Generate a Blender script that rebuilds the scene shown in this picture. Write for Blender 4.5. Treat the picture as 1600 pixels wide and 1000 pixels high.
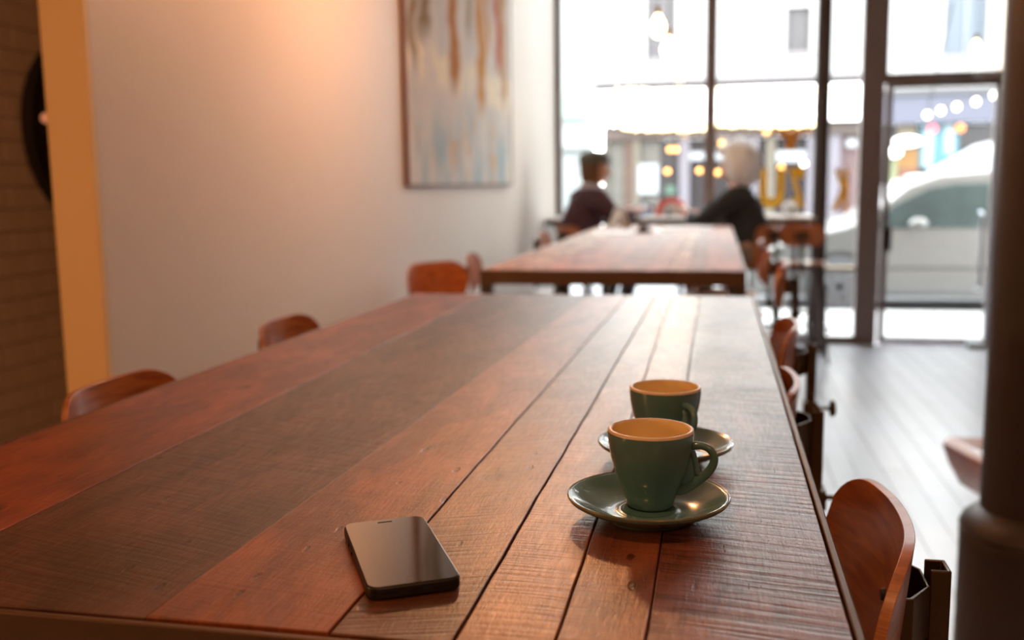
import bpy, bmesh, math, random
from mathutils import Vector, Matrix
random.seed(7)
sc = bpy.context.scene
for o in list(bpy.data.objects): bpy.data.objects.remove(o)
COL = sc.collection
PI = math.pi
V = Vector

# ------------------------------------------------------------------ camera
F = 1523.0
def _n(v): return v.normalized()
dY = _n(V((322, 213, -F)))                 # world +Y seen in camera axes
dZ = -_n(V((150, -11000, -F))); dZ = _n(dZ - dZ.dot(dY) * dY)
dX = dY.cross(dZ)
RW = Matrix((dX, dY, dZ))                  # world = RW @ camera
CAM = V((0, 0, 1.28))
cam_d = bpy.data.cameras.new('camera'); cam = bpy.data.objects.new('camera', cam_d); COL.objects.link(cam)
cam.matrix_world = Matrix.Translation(CAM) @ RW.to_4x4()
cam_d.sensor_width = 36; cam_d.lens = F / 1600 * 36; cam_d.clip_start = .02; cam_d.clip_end = 200
cam_d.dof.use_dof = True
foc = RW.transposed() @ (V((-.05, .77, 1.05)) - CAM)
cam_d.dof.focus_distance = -foc.z; cam_d.dof.aperture_fstop = 4.3
sc.camera = cam
def at(px, py, Y):                         # where a sight line meets the wall plane at depth Y
    d = RW @ V((px - 800, 500 - py, -F)); t = (Y - CAM.y) / d.y
    return CAM + t * d

# ------------------------------------------------------------------ world / light / exposure
w = bpy.data.worlds.new('world'); sc.world = w; w.use_nodes = True
bg = w.node_tree.nodes['Background']; bg.inputs[0].default_value = (.96, .975, 1.0, 1); bg.inputs[1].default_value = 15
sc.view_settings.view_transform = 'Standard'; sc.view_settings.look = 'None'
sc.view_settings.exposure = .18; sc.view_settings.gamma = 1
try: sc.view_settings.use_curve_mapping = False
except Exception: pass
def lamp(name, loc, power, color, radius=.05, spot=None, rot=None):
    l = bpy.data.lights.new(name, 'SPOT' if spot else 'POINT'); l.energy = power; l.color = color; l.shadow_soft_size = radius
    if spot: l.spot_size = spot; l.spot_blend = .9
    o = bpy.data.objects.new(name, l); COL.objects.link(o); o.location = loc
    if rot: o.rotation_euler = rot
    return o
WARM = (1, .43, .165)
lamp('pendant_light', (-.60, 3.1, 2.12), 27, WARM, .05)
lamp('pendant_light', (-.30, .2, 2.35), 17, WARM, .06)
lamp('pendant_light', (.9, -1.6, 2.5), 22, WARM, .08)
lamp('corridor_fill', (-1.80, .2, 1.3), 20, WARM, .10)  # added fill with no fixture, brightens the tile wall and wall end
lamp('pendant_light', (-.33, 6.3, 1.78), 2.5, (1, .66, .40), .05)

# ------------------------------------------------------------------ materials
def nodes(name):
    m = bpy.data.materials.new(name); m.use_nodes = True
    nt = m.node_tree; return m, nt, nt.nodes['Principled BSDF']
def c4(c): return (c[0], c[1], c[2], 1)
def srgb(r, g, b):
    f = lambda v: ((v / 255 + .055) / 1.055) ** 2.4 if v / 255 > .04045 else v / 255 / 12.92
    return (f(r), f(g), f(b))
_cache = {}
def mat(name, col, rough=.5, metal=0, var=.08, scale=8, bump=0, bscale=60, coat=0, spec=.5, emit=None, estr=0):
    if name in _cache: return _cache[name]
    m, nt, b = nodes(name)
    N = nt.nodes.new; L = nt.links.new
    tc = N('ShaderNodeTexCoord'); nz = N('ShaderNodeTexNoise'); nz.inputs['Scale'].default_value = scale; nz.inputs['Detail'].default_value = 4
    L(tc.outputs['Object'], nz.inputs['Vector'])
    mx = N('ShaderNodeMix'); mx.data_type = 'RGBA'
    mx.inputs[6].default_value = c4([max(0, x * (1 - var)) for x in col]); mx.inputs[7].default_value = c4([min(1, x * (1 + var)) for x in col])
    L(nz.outputs['Fac'], mx.inputs[0]); L(mx.outputs[2], b.inputs['Base Color'])
    b.inputs['Roughness'].default_value = rough; b.inputs['Metallic'].default_value = metal
    b.inputs['Specular IOR Level'].default_value = spec; b.inputs['Coat Weight'].default_value = coat; b.inputs['Coat Roughness'].default_value = .05
    if bump:
        n2 = N('ShaderNodeTexNoise'); n2.inputs['Scale'].default_value = bscale; L(tc.outputs['Object'], n2.inputs['Vector'])
        bp = N('ShaderNodeBump'); bp.inputs['Strength'].default_value = bump; bp.inputs['Distance'].default_value = .002
        L(n2.outputs['Fac'], bp.inputs['Height']); L(bp.outputs['Normal'], b.inputs['Normal'])
    if emit: b.inputs['Emission Color'].default_value = c4(emit); b.inputs['Emission Strength'].default_value = estr
    _cache[name] = m; return m
def glow(name, col, s): return mat(name, col, .5, emit=col, estr=s)
def glass(name, tint=(1, 1, 1), rough=0.0):
    if name in _cache: return _cache[name]
    m = bpy.data.materials.new(name); m.use_nodes = True; nt = m.node_tree; nt.nodes.clear()
    N = nt.nodes.new; L = nt.links.new
    o = N('ShaderNodeOutputMaterial'); mx = N('ShaderNodeMixShader'); t = N('ShaderNodeBsdfTransparent'); g = N('ShaderNodeBsdfGlossy'); fr = N('ShaderNodeFresnel')
    t.inputs[0].default_value = c4(tint); g.inputs['Roughness'].default_value = rough; fr.inputs[0].default_value = 1.3
    L(fr.outputs[0], mx.inputs[0]); L(t.outputs[0], mx.inputs[1]); L(g.outputs[0], mx.inputs[2]); L(mx.outputs[0], o.inputs[0])
    _cache[name] = m; return m

def plank_mat(name, ca, cb, seed, saw=.5, angle=0.06, rough=.36, sawscale=40, knots=.5, gloss=.36):
    """old sawn board: long grain, stains, knots, cross-cut saw marks"""
    m, nt, b = nodes(name); N = nt.nodes.new; L = nt.links.new
    tc = N('ShaderNodeTexCoord'); mp = N('ShaderNodeMapping'); L(tc.outputs['Object'], mp.inputs[0])
    mp.inputs['Location'].default_value = (seed * 3.1, seed * 1.7, 0)
    def noise(scale, vec, det=5, rg=.6, dist=0):
        n = N('ShaderNodeTexNoise'); n.inputs['Scale'].default_value = scale; n.inputs['Detail'].default_value = det
        n.inputs['Roughness'].default_value = rg; n.inputs['Distortion'].default_value = dist
        s = N('ShaderNodeMapping'); s.inputs['Scale'].default_value = vec; L(mp.outputs[0], s.inputs[0]); L(s.outputs[0], n.inputs['Vector']); return n
    def ramp(src, p0, p1, v0=0, v1=1):
        r = N('ShaderNodeMapRange'); r.inputs[1].default_value = p0; r.inputs[2].default_value = p1; r.inputs[3].default_value = v0; r.inputs[4].default_value = v1
        L(src, r.inputs[0]); return r.outputs[0]
    def mixc(f, a, bcol, mode='MIX'):
        x = N('ShaderNodeMix'); x.data_type = 'RGBA'; x.blend_type = mode
        if isinstance(f, (int, float)): x.inputs[0].default_value = f
        else: L(f, x.inputs[0])
        if isinstance(a, tuple): x.inputs[6].default_value = c4(a)
        else: L(a, x.inputs[6])
        if isinstance(bcol, tuple): x.inputs[7].default_value = c4(bcol)
        else: L(bcol, x.inputs[7])
        return x.outputs[2]
    def math_(op, a, bb):
        x = N('ShaderNodeMath'); x.operation = op
        for i, q in enumerate((a, bb)):
            if isinstance(q, (int, float)): x.inputs[i].default_value = q
            else: L(q, x.inputs[i])
        return x.outputs[0]
    patch = noise(5, (3, 1, 1), 4, .6, .6); fine = noise(60, (6, .5, 1), 5, .7, .3); med = noise(14, (5, .45, 1), 4, .6, 1.0)
    col = mixc(ramp(patch.outputs['Fac'], .40, .60), tuple(x * .78 for x in ca), tuple(x * 1.18 for x in cb))
    dark = tuple(x * .45 for x in ca)
    col = mixc(ramp(med.outputs['Fac'], .55, .75, 0, .55), col, dark)
    col = mixc(ramp(fine.outputs['Fac'], .35, .7, .0, .4), col, dark)
    # knots and nicks
    vo = N('ShaderNodeTexVoronoi'); vo.inputs['Scale'].default_value = 5.5
    s = N('ShaderNodeMapping'); s.inputs['Scale'].default_value = (1.6, .8, 1); L(mp.outputs[0], s.inputs[0]); L(s.outputs[0], vo.inputs['Vector'])
    wob = noise(30, (2, 1, 1), 3)
    kn = ramp(math_('ADD', vo.outputs['Distance'], math_('MULTIPLY', wob.outputs['Fac'], .14)), .13, .185, knots, 0)
    col = mixc(kn, col, tuple(x * .16 for x in ca))
    v2 = N('ShaderNodeTexVoronoi'); v2.inputs['Scale'].default_value = 13
    s3 = N('ShaderNodeMapping'); s3.inputs['Scale'].default_value = (2.6, 1.0, 1); s3.inputs['Location'].default_value = (seed, 3, 0); L(mp.outputs[0], s3.inputs[0]); L(s3.outputs[0], v2.inputs['Vector'])
    n2 = ramp(math_('ADD', v2.outputs['Distance'], math_('MULTIPLY', wob.outputs['Fac'], .26)), .19, .235, knots, 0)
    col = mixc(n2, col, tuple(x * .25 for x in ca))
    # saw marks running across the board
    rt = N('ShaderNodeMapping'); rt.inputs['Rotation'].default_value = (0, 0, angle); L(mp.outputs[0], rt.inputs[0])
    bend = N('ShaderNodeTexNoise'); bend.inputs['Scale'].default_value = 3.0; bend.inputs['Detail'].default_value = 1; L(rt.outputs[0], bend.inputs['Vector'])
    bv = N('ShaderNodeVectorMath'); bv.operation = 'MULTIPLY_ADD'; L(bend.outputs['Color'], bv.inputs[0]); bv.inputs[1].default_value = (0, .05, 0); L(rt.outputs[0], bv.inputs[2])
    s2 = N('ShaderNodeMapping'); s2.inputs['Scale'].default_value = (.055, 1, .02); L(bv.outputs[0], s2.inputs[0])
    wv = N('ShaderNodeTexNoise'); wv.inputs['Scale'].default_value = sawscale * 5.2; wv.inputs['Detail'].default_value = 2.5; wv.inputs['Roughness'].default_value = .55; L(s2.outputs[0], wv.inputs['Vector'])
    area = noise(4, (2, 1, 1), 2)
    msk = ramp(area.outputs['Fac'], .38, .58, .35, 1)
    sawm = math_('MULTIPLY', ramp(wv.outputs['Fac'], .36, .56, 1, 0), msk)
    col = mixc(math_('MULTIPLY', sawm, min(.9, .68 * saw)), col, tuple(x * .35 for x in ca))
    L(col, b.inputs['Base Color'])
    L(ramp(fine.outputs['Fac'], .3, .75, rough - .06, rough + .14), b.inputs['Roughness'])
    b.inputs['Specular IOR Level'].default_value = .5; b.inputs['Coat Weight'].default_value = gloss; b.inputs['Coat Roughness'].default_value = .26
    h = math_('ADD', math_('MULTIPLY', sawm, -.55 * saw), math_('MULTIPLY', fine.outputs['Fac'], .5))
    h = math_('SUBTRACT', h, math_('MULTIPLY', math_('ADD', kn, n2), .8))
    pores = noise(260, (2, .6, 1), 3, .7)
    h = math_('ADD', h, math_('MULTIPLY', pores.outputs['Fac'], .38))
    bp = N('ShaderNodeBump'); bp.inputs['Strength'].default_value = .6; bp.inputs['Distance'].default_value = .0011
    L(h, bp.inputs['Height']); L(bp.outputs['Normal'], b.inputs['Normal']); L(bp.outputs['Normal'], b.inputs['Coat Normal'])
    return m

def wood_mat(name, ca, cb, rough=.3, scale=10, vec=(1, 1, 6), coat=.3):
    if name in _cache: return _cache[name]
    m, nt, b = nodes(name); N = nt.nodes.new; L = nt.links.new
    tc = N('ShaderNodeTexCoord'); mp = N('ShaderNodeMapping'); mp.inputs['Scale'].default_value = vec; n = N('ShaderNodeTexNoise')
    n.inputs['Scale'].default_value = scale; n.inputs['Detail'].default_value = 6; n.inputs['Distortion'].default_value = .8
    L(tc.outputs['Object'], mp.inputs[0]); L(mp.outputs[0], n.inputs['Vector'])
    r = N('ShaderNodeValToRGB'); r.color_ramp.elements[0].position = .35; r.color_ramp.elements[1].position = .68
    r.color_ramp.elements[0].color = c4(ca); r.color_ramp.elements[1].color = c4(cb)
    L(n.outputs['Fac'], r.inputs[0]); L(r.outputs[0], b.inputs['Base Color'])
    b.inputs['Roughness'].default_value = rough; b.inputs['Coat Weight'].default_value = coat; b.inputs['Coat Roughness'].default_value = .15
    _cache[name] = m; return m

M = dict(
    wall=mat('wall_paint', (.76, .69, .62), .55, var=.02, bump=.15, bscale=120),
    ceil=mat('ceiling_paint', (.72, .68, .62), .8, var=.02),
    back=mat('back_wall_paint', (.30, .20, .15), .8),
    sideright=mat('right_wall_paint', (.45, .36, .30), .8),
    steel=mat('dark_bronze_steel', (.085, .062, .052), .42, .3, var=.15, scale=20),
    tframe=mat('table_angle_steel', (.16, .095, .06), .42, .5, var=.2, scale=20),
    colp=mat('column_paint', (.052, .036, .032), .5, 0, var=.12, scale=14, bump=.2, bscale=40),
    frame=mat('window_frame_paint', (.17, .13, .12), .45, var=.1),
    glass=glass('window_glass', (.97, .99, .98)),
    ply=wood_mat('chair_plywood', (.34, .085, .025), (.60, .19, .05), .32, 9, (1, 1.5, 9), .5),
    plyedge=wood_mat('plywood_edge', (.40, .15, .055), (.58, .25, .10), .4, 30, (1, 1, 12), .3),
    bracket=mat('stool_bracket_steel', (.10, .066, .04), .38, .75, var=.25, scale=30),
    tile=mat('glazed_wall_tile', (.78, .62, .50), .3, var=.06),
    grout=mat('tile_grout', (.20, .15, .12), .9),
    cup=mat('sage_glaze', (.10, .235, .255), .20, 0, var=.10, scale=25, coat=.5),
    cupin=mat('cream_glaze', (.95, .74, .36), .25, var=.10, scale=40, coat=.3),
    cuprim=mat('cup_rim_glaze', (.78, .62, .42), .3, var=.2, scale=90),
    coffee=mat('coffee_foam_stain', (.42, .17, .04), .4, var=.3, scale=120),
    phone=mat('phone_shell', (.018, .016, .018), .35, .2),
    pglass=mat('phone_glass', (.010, .009, .010), .06, 0, var=.02, coat=1),
    slot=mat('phone_slot', (.003, .003, .003), .7),
    black=mat('black_iron', (.03, .026, .026), .5, .3),
    white=mat('white_ceramic', (.82, .82, .80), .3),
    paper=mat('white_paper', (.86, .86, .84), .7),
    blue=mat('blue_enamel', (.06, .20, .45), .3),
    red=mat('red_enamel', (.75, .08, .06), .4),
    darkcard=mat('dark_brown_card', (.08, .035, .03), .6),
    brass=mat('brass_socket', (.45, .28, .10), .35, .8),
)

# ------------------------------------------------------------------ mesh helpers
class MB:
    def __init__(s): s.bm = bmesh.new(); s.mi = 0; s.mats = []
    def _fin(s, faces):
        for f in faces: f.material_index = s.mi
    def box(s, x0, x1, y0, y1, z0, z1, mtx=None):
        r = bmesh.ops.create_cube(s.bm, size=1); vs = r['verts']
        for v in vs:
            v.co = V(((x0 + x1) / 2 + v.co.x * (x1 - x0), (y0 + y1) / 2 + v.co.y * (y1 - y0), (z0 + z1) / 2 + v.co.z * (z1 - z0)))
            if mtx: v.co = mtx @ v.co
        s._fin({f for v in vs for f in v.link_faces}); return s
    def prism(s, pts, z0, z1, mtx=None):
        lo = [s.bm.verts.new((mtx @ V((x, y, z0))) if mtx else (x, y, z0)) for x, y in pts]
        hi = [s.bm.verts.new((mtx @ V((x, y, z1))) if mtx else (x, y, z1)) for x, y in pts]
        n = len(pts); fs = [s.bm.faces.new(lo[::-1]), s.bm.faces.new(hi)]
        for i in range(n): fs.append(s.bm.faces.new((lo[i], lo[(i + 1) % n], hi[(i + 1) % n], hi[i])))
        s._fin(fs); return s
    def lathe(s, prof, n=48, c=(0, 0, 0), mtx=None):
        rings = []
        for r, z in prof:
            if r < 1e-5: rings.append([s.bm.verts.new(V(c) + V((0, 0, z)))])
            else: rings.append([s.bm.verts.new(V(c) + V((r * math.cos(2 * PI * i / n), r * math.sin(2 * PI * i / n), z))) for i in range(n)])
        fs = []
        for a, b in zip(rings, rings[1:]):
            for i in range(n):
                j = (i + 1) % n
                if len(a) == 1 and len(b) == 1: continue
                if len(a) == 1: fs.append(s.bm.faces.new((a[0], b[j], b[i])))
                elif len(b) == 1: fs.append(s.bm.faces.new((a[i], a[j], b[0])))
                else: fs.append(s.bm.faces.new((a[i], a[j], b[j], b[i])))
        if mtx:
            for r in rings:
                for v in r: v.co = mtx @ v.co
        s._fin(fs); return s
    def tube(s, pts, rad, n=12, flat=1.0, closed=False, up=None):
        pts = [V(p) for p in pts]; m = len(pts)
        rads = rad if isinstance(rad, (list, tuple)) else [rad] * m
        rings = []; prev = None
        for i, p in enumerate(pts):
            a = pts[i - 1] if (i > 0 or closed) else p; b = pts[(i + 1) % m] if (i < m - 1 or closed) else p
            t = (b - a).normalized()
            if prev is None:
                u = V(up) if up else (V((0, 0, 1)) if abs(t.z) < .9 else V((1, 0, 0)))
            else: u = prev
            u = (u - u.dot(t) * t).normalized(); prev = u; w_ = t.cross(u)
            rings.append([s.bm.verts.new(p + (u * math.cos(2 * PI * k / n) * flat + w_ * math.sin(2 * PI * k / n)) * rads[i]) for k in range(n)])
        fs = []
        rg = list(zip(rings, rings[1:])) + ([(rings[-1], rings[0])] if closed else [])
        for a, b in rg:
            for k in range(n): fs.append(s.bm.faces.new((a[k], a[(k + 1) % n], b[(k + 1) % n], b[k])))
        if not closed: fs += [s.bm.faces.new(rings[0][::-1]), s.bm.faces.new(rings[-1])]
        s._fin(fs); return s
    def bar(s, a, b, w_, h, up=(0, 0, 1)):
        a, b = V(a), V(b); t = (b - a); l = t.length; t.normalize(); u = V(up); u = (u - u.dot(t) * t).normalized(); x = t.cross(u)
        m = Matrix((x, t, u)).transposed().to_4x4(); m.translation = a
        return s.box(-w_ / 2, w_ / 2, 0, l, -h / 2, h / 2, m)
    def sphere(s, c, r, seg=20, ring=12, sc_=(1, 1, 1)):
        res = bmesh.ops.create_uvsphere(s.bm, u_segments=seg, v_segments=ring, radius=r)
        for v in res['verts']: v.co = V(c) + V((v.co.x * sc_[0], v.co.y * sc_[1], v.co.z * sc_[2]))
        s._fin({f for v in res['verts'] for f in v.link_faces}); return s
    def build(s, name, m, parent=None, bevel=0, seg=2, smooth=True, sub=0, angle=40):
        bmesh.ops.recalc_face_normals(s.bm, faces=s.bm.faces)
        me = bpy.data.meshes.new(name); s.bm.to_mesh(me); s.bm.free()
        for x in (m if isinstance(m, (list, tuple)) else [m]): me.materials.append(x)
        if smooth:
            for p in me.polygons: p.use_smooth = True
            try: me.set_sharp_from_angle(angle=math.radians(angle))
            except Exception: pass
        o = bpy.data.objects.new(name, me); COL.objects.link(o)
        if parent: o.parent = parent
        if bevel:
            b = o.modifiers.new('bevel', 'BEVEL'); b.width = bevel; b.segments = seg; b.limit_method = 'ANGLE'; b.angle_limit = math.radians(35)
        if sub:
            b = o.modifiers.new('sub', 'SUBSURF'); b.levels = sub; b.render_levels = sub
        return o
def tag(o, label, cat, group=None):
    o['label'] = label; o['category'] = cat
    if group: o['group'] = group
    return o
def thing(name, label, cat, loc=(0, 0, 0), rz=0, group=None):
    o = bpy.data.objects.new(name, None); COL.objects.link(o); o.location = loc; o.rotation_euler = (0, 0, rz); o.empty_display_size = .05
    return tag(o, label, cat, group)
def struct(o): o['kind'] = 'structure'; return o
def dup(root, loc, rz, label, group=None):
    r = root.copy(); COL.objects.link(r); r.location = loc; r.rotation_euler = (0, 0, rz); r['label'] = label
    if group: r['group'] = group
    for ch in list(root.children):
        c = ch.copy(); COL.objects.link(c); c.parent = r
        for g in list(ch.children):
            d = g.copy(); COL.objects.link(d); d.parent = c
    return r
def box(name, m, x0, x1, y0, y1, z0, z1, parent=None, bevel=0): return MB().box(x0, x1, y0, y1, z0, z1).build(name, m, parent, bevel, smooth=bevel > 0)

# ------------------------------------------------------------------ room shell
XL, XR, YB, YF, ZC = -1.31, 4.2, -3.2, 8.1, 3.9
# floor: slab with painted boards on top
fl = struct(box('floor', mat('floor_gap', (.10, .10, .105), .8), -2.6, XR + .1, YB - .1, YF + .05, -.12, -.012))
bw, bl = .115, 2.3
board_ms = [mat('floor_board_%d' % i, c, .30, var=.10, scale=5, bump=.25, bscale=25) for i, c in enumerate([(.52, .54, .59), (.56, .58, .63), (.49, .51, .56)])]
bmesh_ = []
for mi in range(3):
    o = MB().box(-bw / 2 + .0015, bw / 2 - .0015, -bl / 2 + .001, bl / 2 - .001, -.015, 0).build('board', board_ms[mi], None, smooth=False)
    bmesh_.append(o.data); bpy.data.objects.remove(o)
k = 0
x = -2.54; ix = 0; starts = []
while x < XR - .05:
    y = YB + bl / 2 - (ix % 3) * .75; st0 = None
    while y - bl / 2 < YF:
        if y - bl / 2 >= YB - 2.4 and x > -2.6 and (y > 1.5 or x > 99):
            if st0 is None: st0 = y - bl / 2
            o = bpy.data.objects.new('board', bmesh_[random.randrange(3)]); COL.objects.link(o); o.parent = fl
            top = min(y + bl / 2, YF + .04); bot = y - bl / 2
            o.location = (x, (top + bot) / 2, random.uniform(-.0008, .0006)); o.scale = (1, (top - bot) / bl, 1)
        y += bl
    starts.append(st0); x += bw; ix += 1
near = MB()
x = -2.54
for s0 in starts:
    near.box(x - bw / 2 + .0015, x + bw / 2 - .0015, YB, s0 - .001, -.015, 0); x += bw
nb = near.build('board_field', board_ms[0], fl, smooth=False); nb['kind'] = 'stuff'
struct(box('ceiling', M['ceil'], -2.6, XR + .1, YB - .1, YF + .3, ZC, ZC + .1))
struct(box('wall_left', M['wall'], XL - .105, XL, 1.9, YF + .25, 0, ZC, bevel=.004))
struct(box('wall_back', M['back'], -2.7, XR + .1, YB - .1, YB, -.12, ZC))
struct(box('wall_right', M['sideright'], XR, XR + .1, YB, YF + .25, -.16, ZC))
struct(box('lamplit_wall_end', mat('lamplit_end_paint', (.95, .70, .36), .55, var=.03), XL - .106, XL + .001, 1.885, 1.9, 0, ZC, bevel=.003))  # added panel; warm lamplight on the wall end is put into its colour
# corridor wall with subway tile, seen past the end of the left wall
ct = struct(box('wall_corridor', M['grout'], -2.42, -2.31, YB, 5.2, 0, ZC))
th, tw = .075, .15
tm = MB().box(0, .009, -tw / 2 + .0015, tw / 2 - .0015, -th / 2 + .0015, th / 2 - .0015).build('tile', M['tile'], None, .002, smooth=False)
tmesh = tm.data; first = tm; n = 0
for r in range(19):
    for c in range(13):
        yy = 1.95 + c * tw + (tw / 2 if r % 2 else 0); zz = .44 + r * th
        o = first if n == 0 else first.copy()
        if n: COL.objects.link(o)
        o.parent = ct; o.location = (-2.31, yy, zz); o.rotation_euler = (random.uniform(-.004, .004), random.uniform(-.006, .006), 0); n += 1
rest = MB()
for r in range(-6, 46):
    if 0 <= r < 19: continue
    for c in range(13):
        yy = 1.95 + c * tw + (tw / 2 if r % 2 else 0); zz = .44 + r * th
        if zz < .04 or zz > 3.85: continue
        rest.box(-2.31, -2.301, yy - tw / 2 + .0015, yy + tw / 2 - .0015, zz - th / 2 + .0015, zz + th / 2 - .0015)
rt = rest.build('tile_field', M['tile'], ct, smooth=False); rt['kind'] = 'stuff'
struct(box('wall_corridor_end', M['back'], -2.42, XL - .105, 5.2, 5.3, 0, ZC))
struct(box('baseboard_left', mat('baseboard_paint', (.62, .60, .56), .5), XL, XL + .014, 1.9, YF, 0, .12, bevel=.003))

# shop front: frames, panes, door
Y0, Y1 = 8.06, 8.13
def prisms(name, boxes, m, parent=None, bevel=.004):
    b = MB()
    for q in boxes: b.box(*q)
    return b.build(name, m, parent, bevel)
w1 = struct(box('window_1', M['frame'], XL, XL + .045, Y0 - .03, Y1, 0, 3.7, bevel=.004))      # left jamb
ym0, ym1 = Y0, Y1
box('mullion', M['frame'], -.110, -.022, Y0 - .03, Y1, .06, 3.7, w1, .004)
box('sill_rail', M['frame'], XL + .045, .80, Y0, Y1, .0, .06, w1, .004)
box('head_rail', M['frame'], XL, .80, Y0, Y1, 3.64, 3.7, w1, .004)
box('jamb', M['frame'], .735, .795, Y0, Y1, .06, 3.64, w1, .004)
box('pane', M['glass'], XL + .045, -.105, 8.09, 8.096, .06, 3.64, w1)
box('pane', M['glass'], -.03, .735, 8.09, 8.096, .06, 3.64, w1)
w2 = struct(box('window_2', M['frame'], 1.07, 1.235, Y0 - .03, Y1, 0, 3.7, bevel=.004))
box('sill_rail', M['frame'], .795, 1.07, Y0, Y1, 0, .06, w2, .004)
box('glazing_bar', mat('pale_wood_bar', (.55, .42, .25), .5), .795, 1.07, Y0 - .01, Y1, .585, .615, w2, .003)
box('head_rail', M['frame'], .795, 1.07, Y0, Y1, 3.64, 3.7, w2, .004)
box('pane', M['glass'], .795, 1.07, 8.09, 8.096, .06, .585, w2)
box('pane', M['glass'], .795, 1.07, 8.09, 8.096, .615, 3.64, w2)
d1 = struct(prisms('door_1', [(1.255, 1.30, 8.05, 8.10, .01, 2.02), (2.03, 2.085, 8.05, 8.10, .01, 2.02), (1.30, 2.03, 8.05, 8.10, .01, .06), (1.30, 2.03, 8.05, 8.10, 1.985, 2.02)], M['frame']))
box('pane', M['glass'], 1.30, 2.03, 8.073, 8.079, .06, 1.985, d1)
box('lock_case', M['black'], 1.262, 1.325, 8.02, 8.05, .74, .93, d1, .006)
MB().tube([(1.275, 8.02, .97), (1.275, 7.975, .97), (1.275, 7.975, 1.12), (1.275, 8.02, 1.12)], .009).build('door_handle', M['steel'], d1)
MB().tube([(1.965, 8.05, .45), (1.965, 7.985, .47), (1.965, 7.985, 1.02), (1.965, 8.05, 1.04)], .014, 14).build('pull_bar', mat('brushed_steel', (.55, .60, .68), .3, .9), d1)
box('hinge_stile', mat('blue_reflection_metal', (.42, .47, .58), .4, .3), 2.03, 2.075, 8.035, 8.05, .06, 1.98, d1, .003)  # pale blue reflection on the stile put into its colour
box('foot_stop', mat('steel_plate', (.45, .5, .52), .4, .5), 1.90, 2.05, 7.93, 8.05, .0, .05, d1, .01)
tr = struct(box('trim_1', M['frame'], 1.235, 2.16, Y0 - .02, Y1, 2.02, 2.095, bevel=.004))      # transom
box('closer_body', mat('closer_silver', (.42, .41, .40), .4, .6), 1.86, 2.06, 7.96, 8.04, 2.035, 2.085, tr, .01)
MB().tube([(1.88, 7.98, 2.03), (1.62, 7.92, 2.02), (1.60, 8.02, 2.01)], .008).build('closer_arm', M['steel'], tr)
w3 = struct(prisms('window_3', [(1.235, 1.26, Y0, Y1, 2.095, 3.7), (2.11, 2.16, Y0, Y1, 2.095, 3.7), (1.235, 2.16, Y0, Y1, 3.64, 3.7)], M['frame']))
box('pane', M['glass'], 1.26, 2.11, 8.09, 8.096, 2.095, 3.64, w3)
struct(box('wall_front_right', M['sideright'], 2.085, XR + .1, 8.04, 8.3, -.16, 3.7))  # unseen stretch, made solid to cut daylight on the left wall
struct(box('wall_front', mat('front_brick_paint', (.35, .28, .25), .8), -1.6, XR + .1, 8.0, 8.3, 3.7, 5.0))

# ------------------------------------------------------------------ cast-iron columns
def column(x, y, r, rl, zc, label, gap=0):
    t = thing('column', label, 'column', (x, y, 0), 0)
    MB().lathe([(0, 0), (rl + .02, 0), (rl + .02, .04), (rl, .055), (rl, zc - .055), (0, zc - .055)], 48).build('base_sleeve', M['colp'], t)
    MB().lathe([(0, zc - .055), (rl, zc - .055), (rl + .001, zc - .035), (rl - .004, zc - .028), (rl + .002, zc - .018), (rl - .006, zc), ((r + rl) / 2, zc + .012), (r, zc + .03), (0, zc + .03)], 48).build('collar', M['colp'], t)
    MB().lathe([(0, zc + .03), (r, zc + .03), (r, 3.8), (r + .03, 3.85), (r + .05, ZC), (0, ZC)], 48).build('shaft', M['colp'], t)
    return t
column(.757, 7.78, .056, .075, .49, 'slim dark round iron column at the far end beside the street door')
column(.752, 2.45, .120, .163, .47, 'thick dark brown round iron column close by at the right edge')

# ------------------------------------------------------------------ tables
pm = [
    plank_mat('board_red', (.23, .046, .024), (.33, .075, .036), 1, .15, .0, .42, 30, .8),
    plank_mat('board_dark', (.088, .031, .019), (.130, .050, .029), 2, .6, .25, .42, 26, .75),
    plank_mat('board_orange', (.24, .058, .022), (.34, .095, .035), 3, .25, .1, .38, 34, .8),
    plank_mat('board_brown', (.135, .046, .023), (.20, .070, .033), 4, .7, -.35, .36, 30, .7),
    plank_mat('board_tan', (.27, .100, .038), (.42, .185, .075), 5, .8, .02, .33, 38, .8),
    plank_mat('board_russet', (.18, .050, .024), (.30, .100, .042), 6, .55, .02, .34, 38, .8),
    plank_mat('board_purple', (.17, .055, .036), (.25, .085, .052), 7, 1.5, .16, .32, 26, .45),
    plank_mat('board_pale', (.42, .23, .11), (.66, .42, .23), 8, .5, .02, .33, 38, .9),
]
pm2 = [      # the far table has a drier, duller finish
    plank_mat('dry_board_red', (.34, .12, .07), (.46, .18, .10), 11, .3, .0, .55, 30, .8, 0),
    plank_mat('dry_board_brown', (.24, .10, .06), (.36, .16, .09), 12, .5, .1, .55, 30, .8, 0),
    plank_mat('dry_board_pale', (.40, .20, .11), (.56, .31, .18), 13, .3, .0, .55, 30, .8, 0)]
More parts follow.
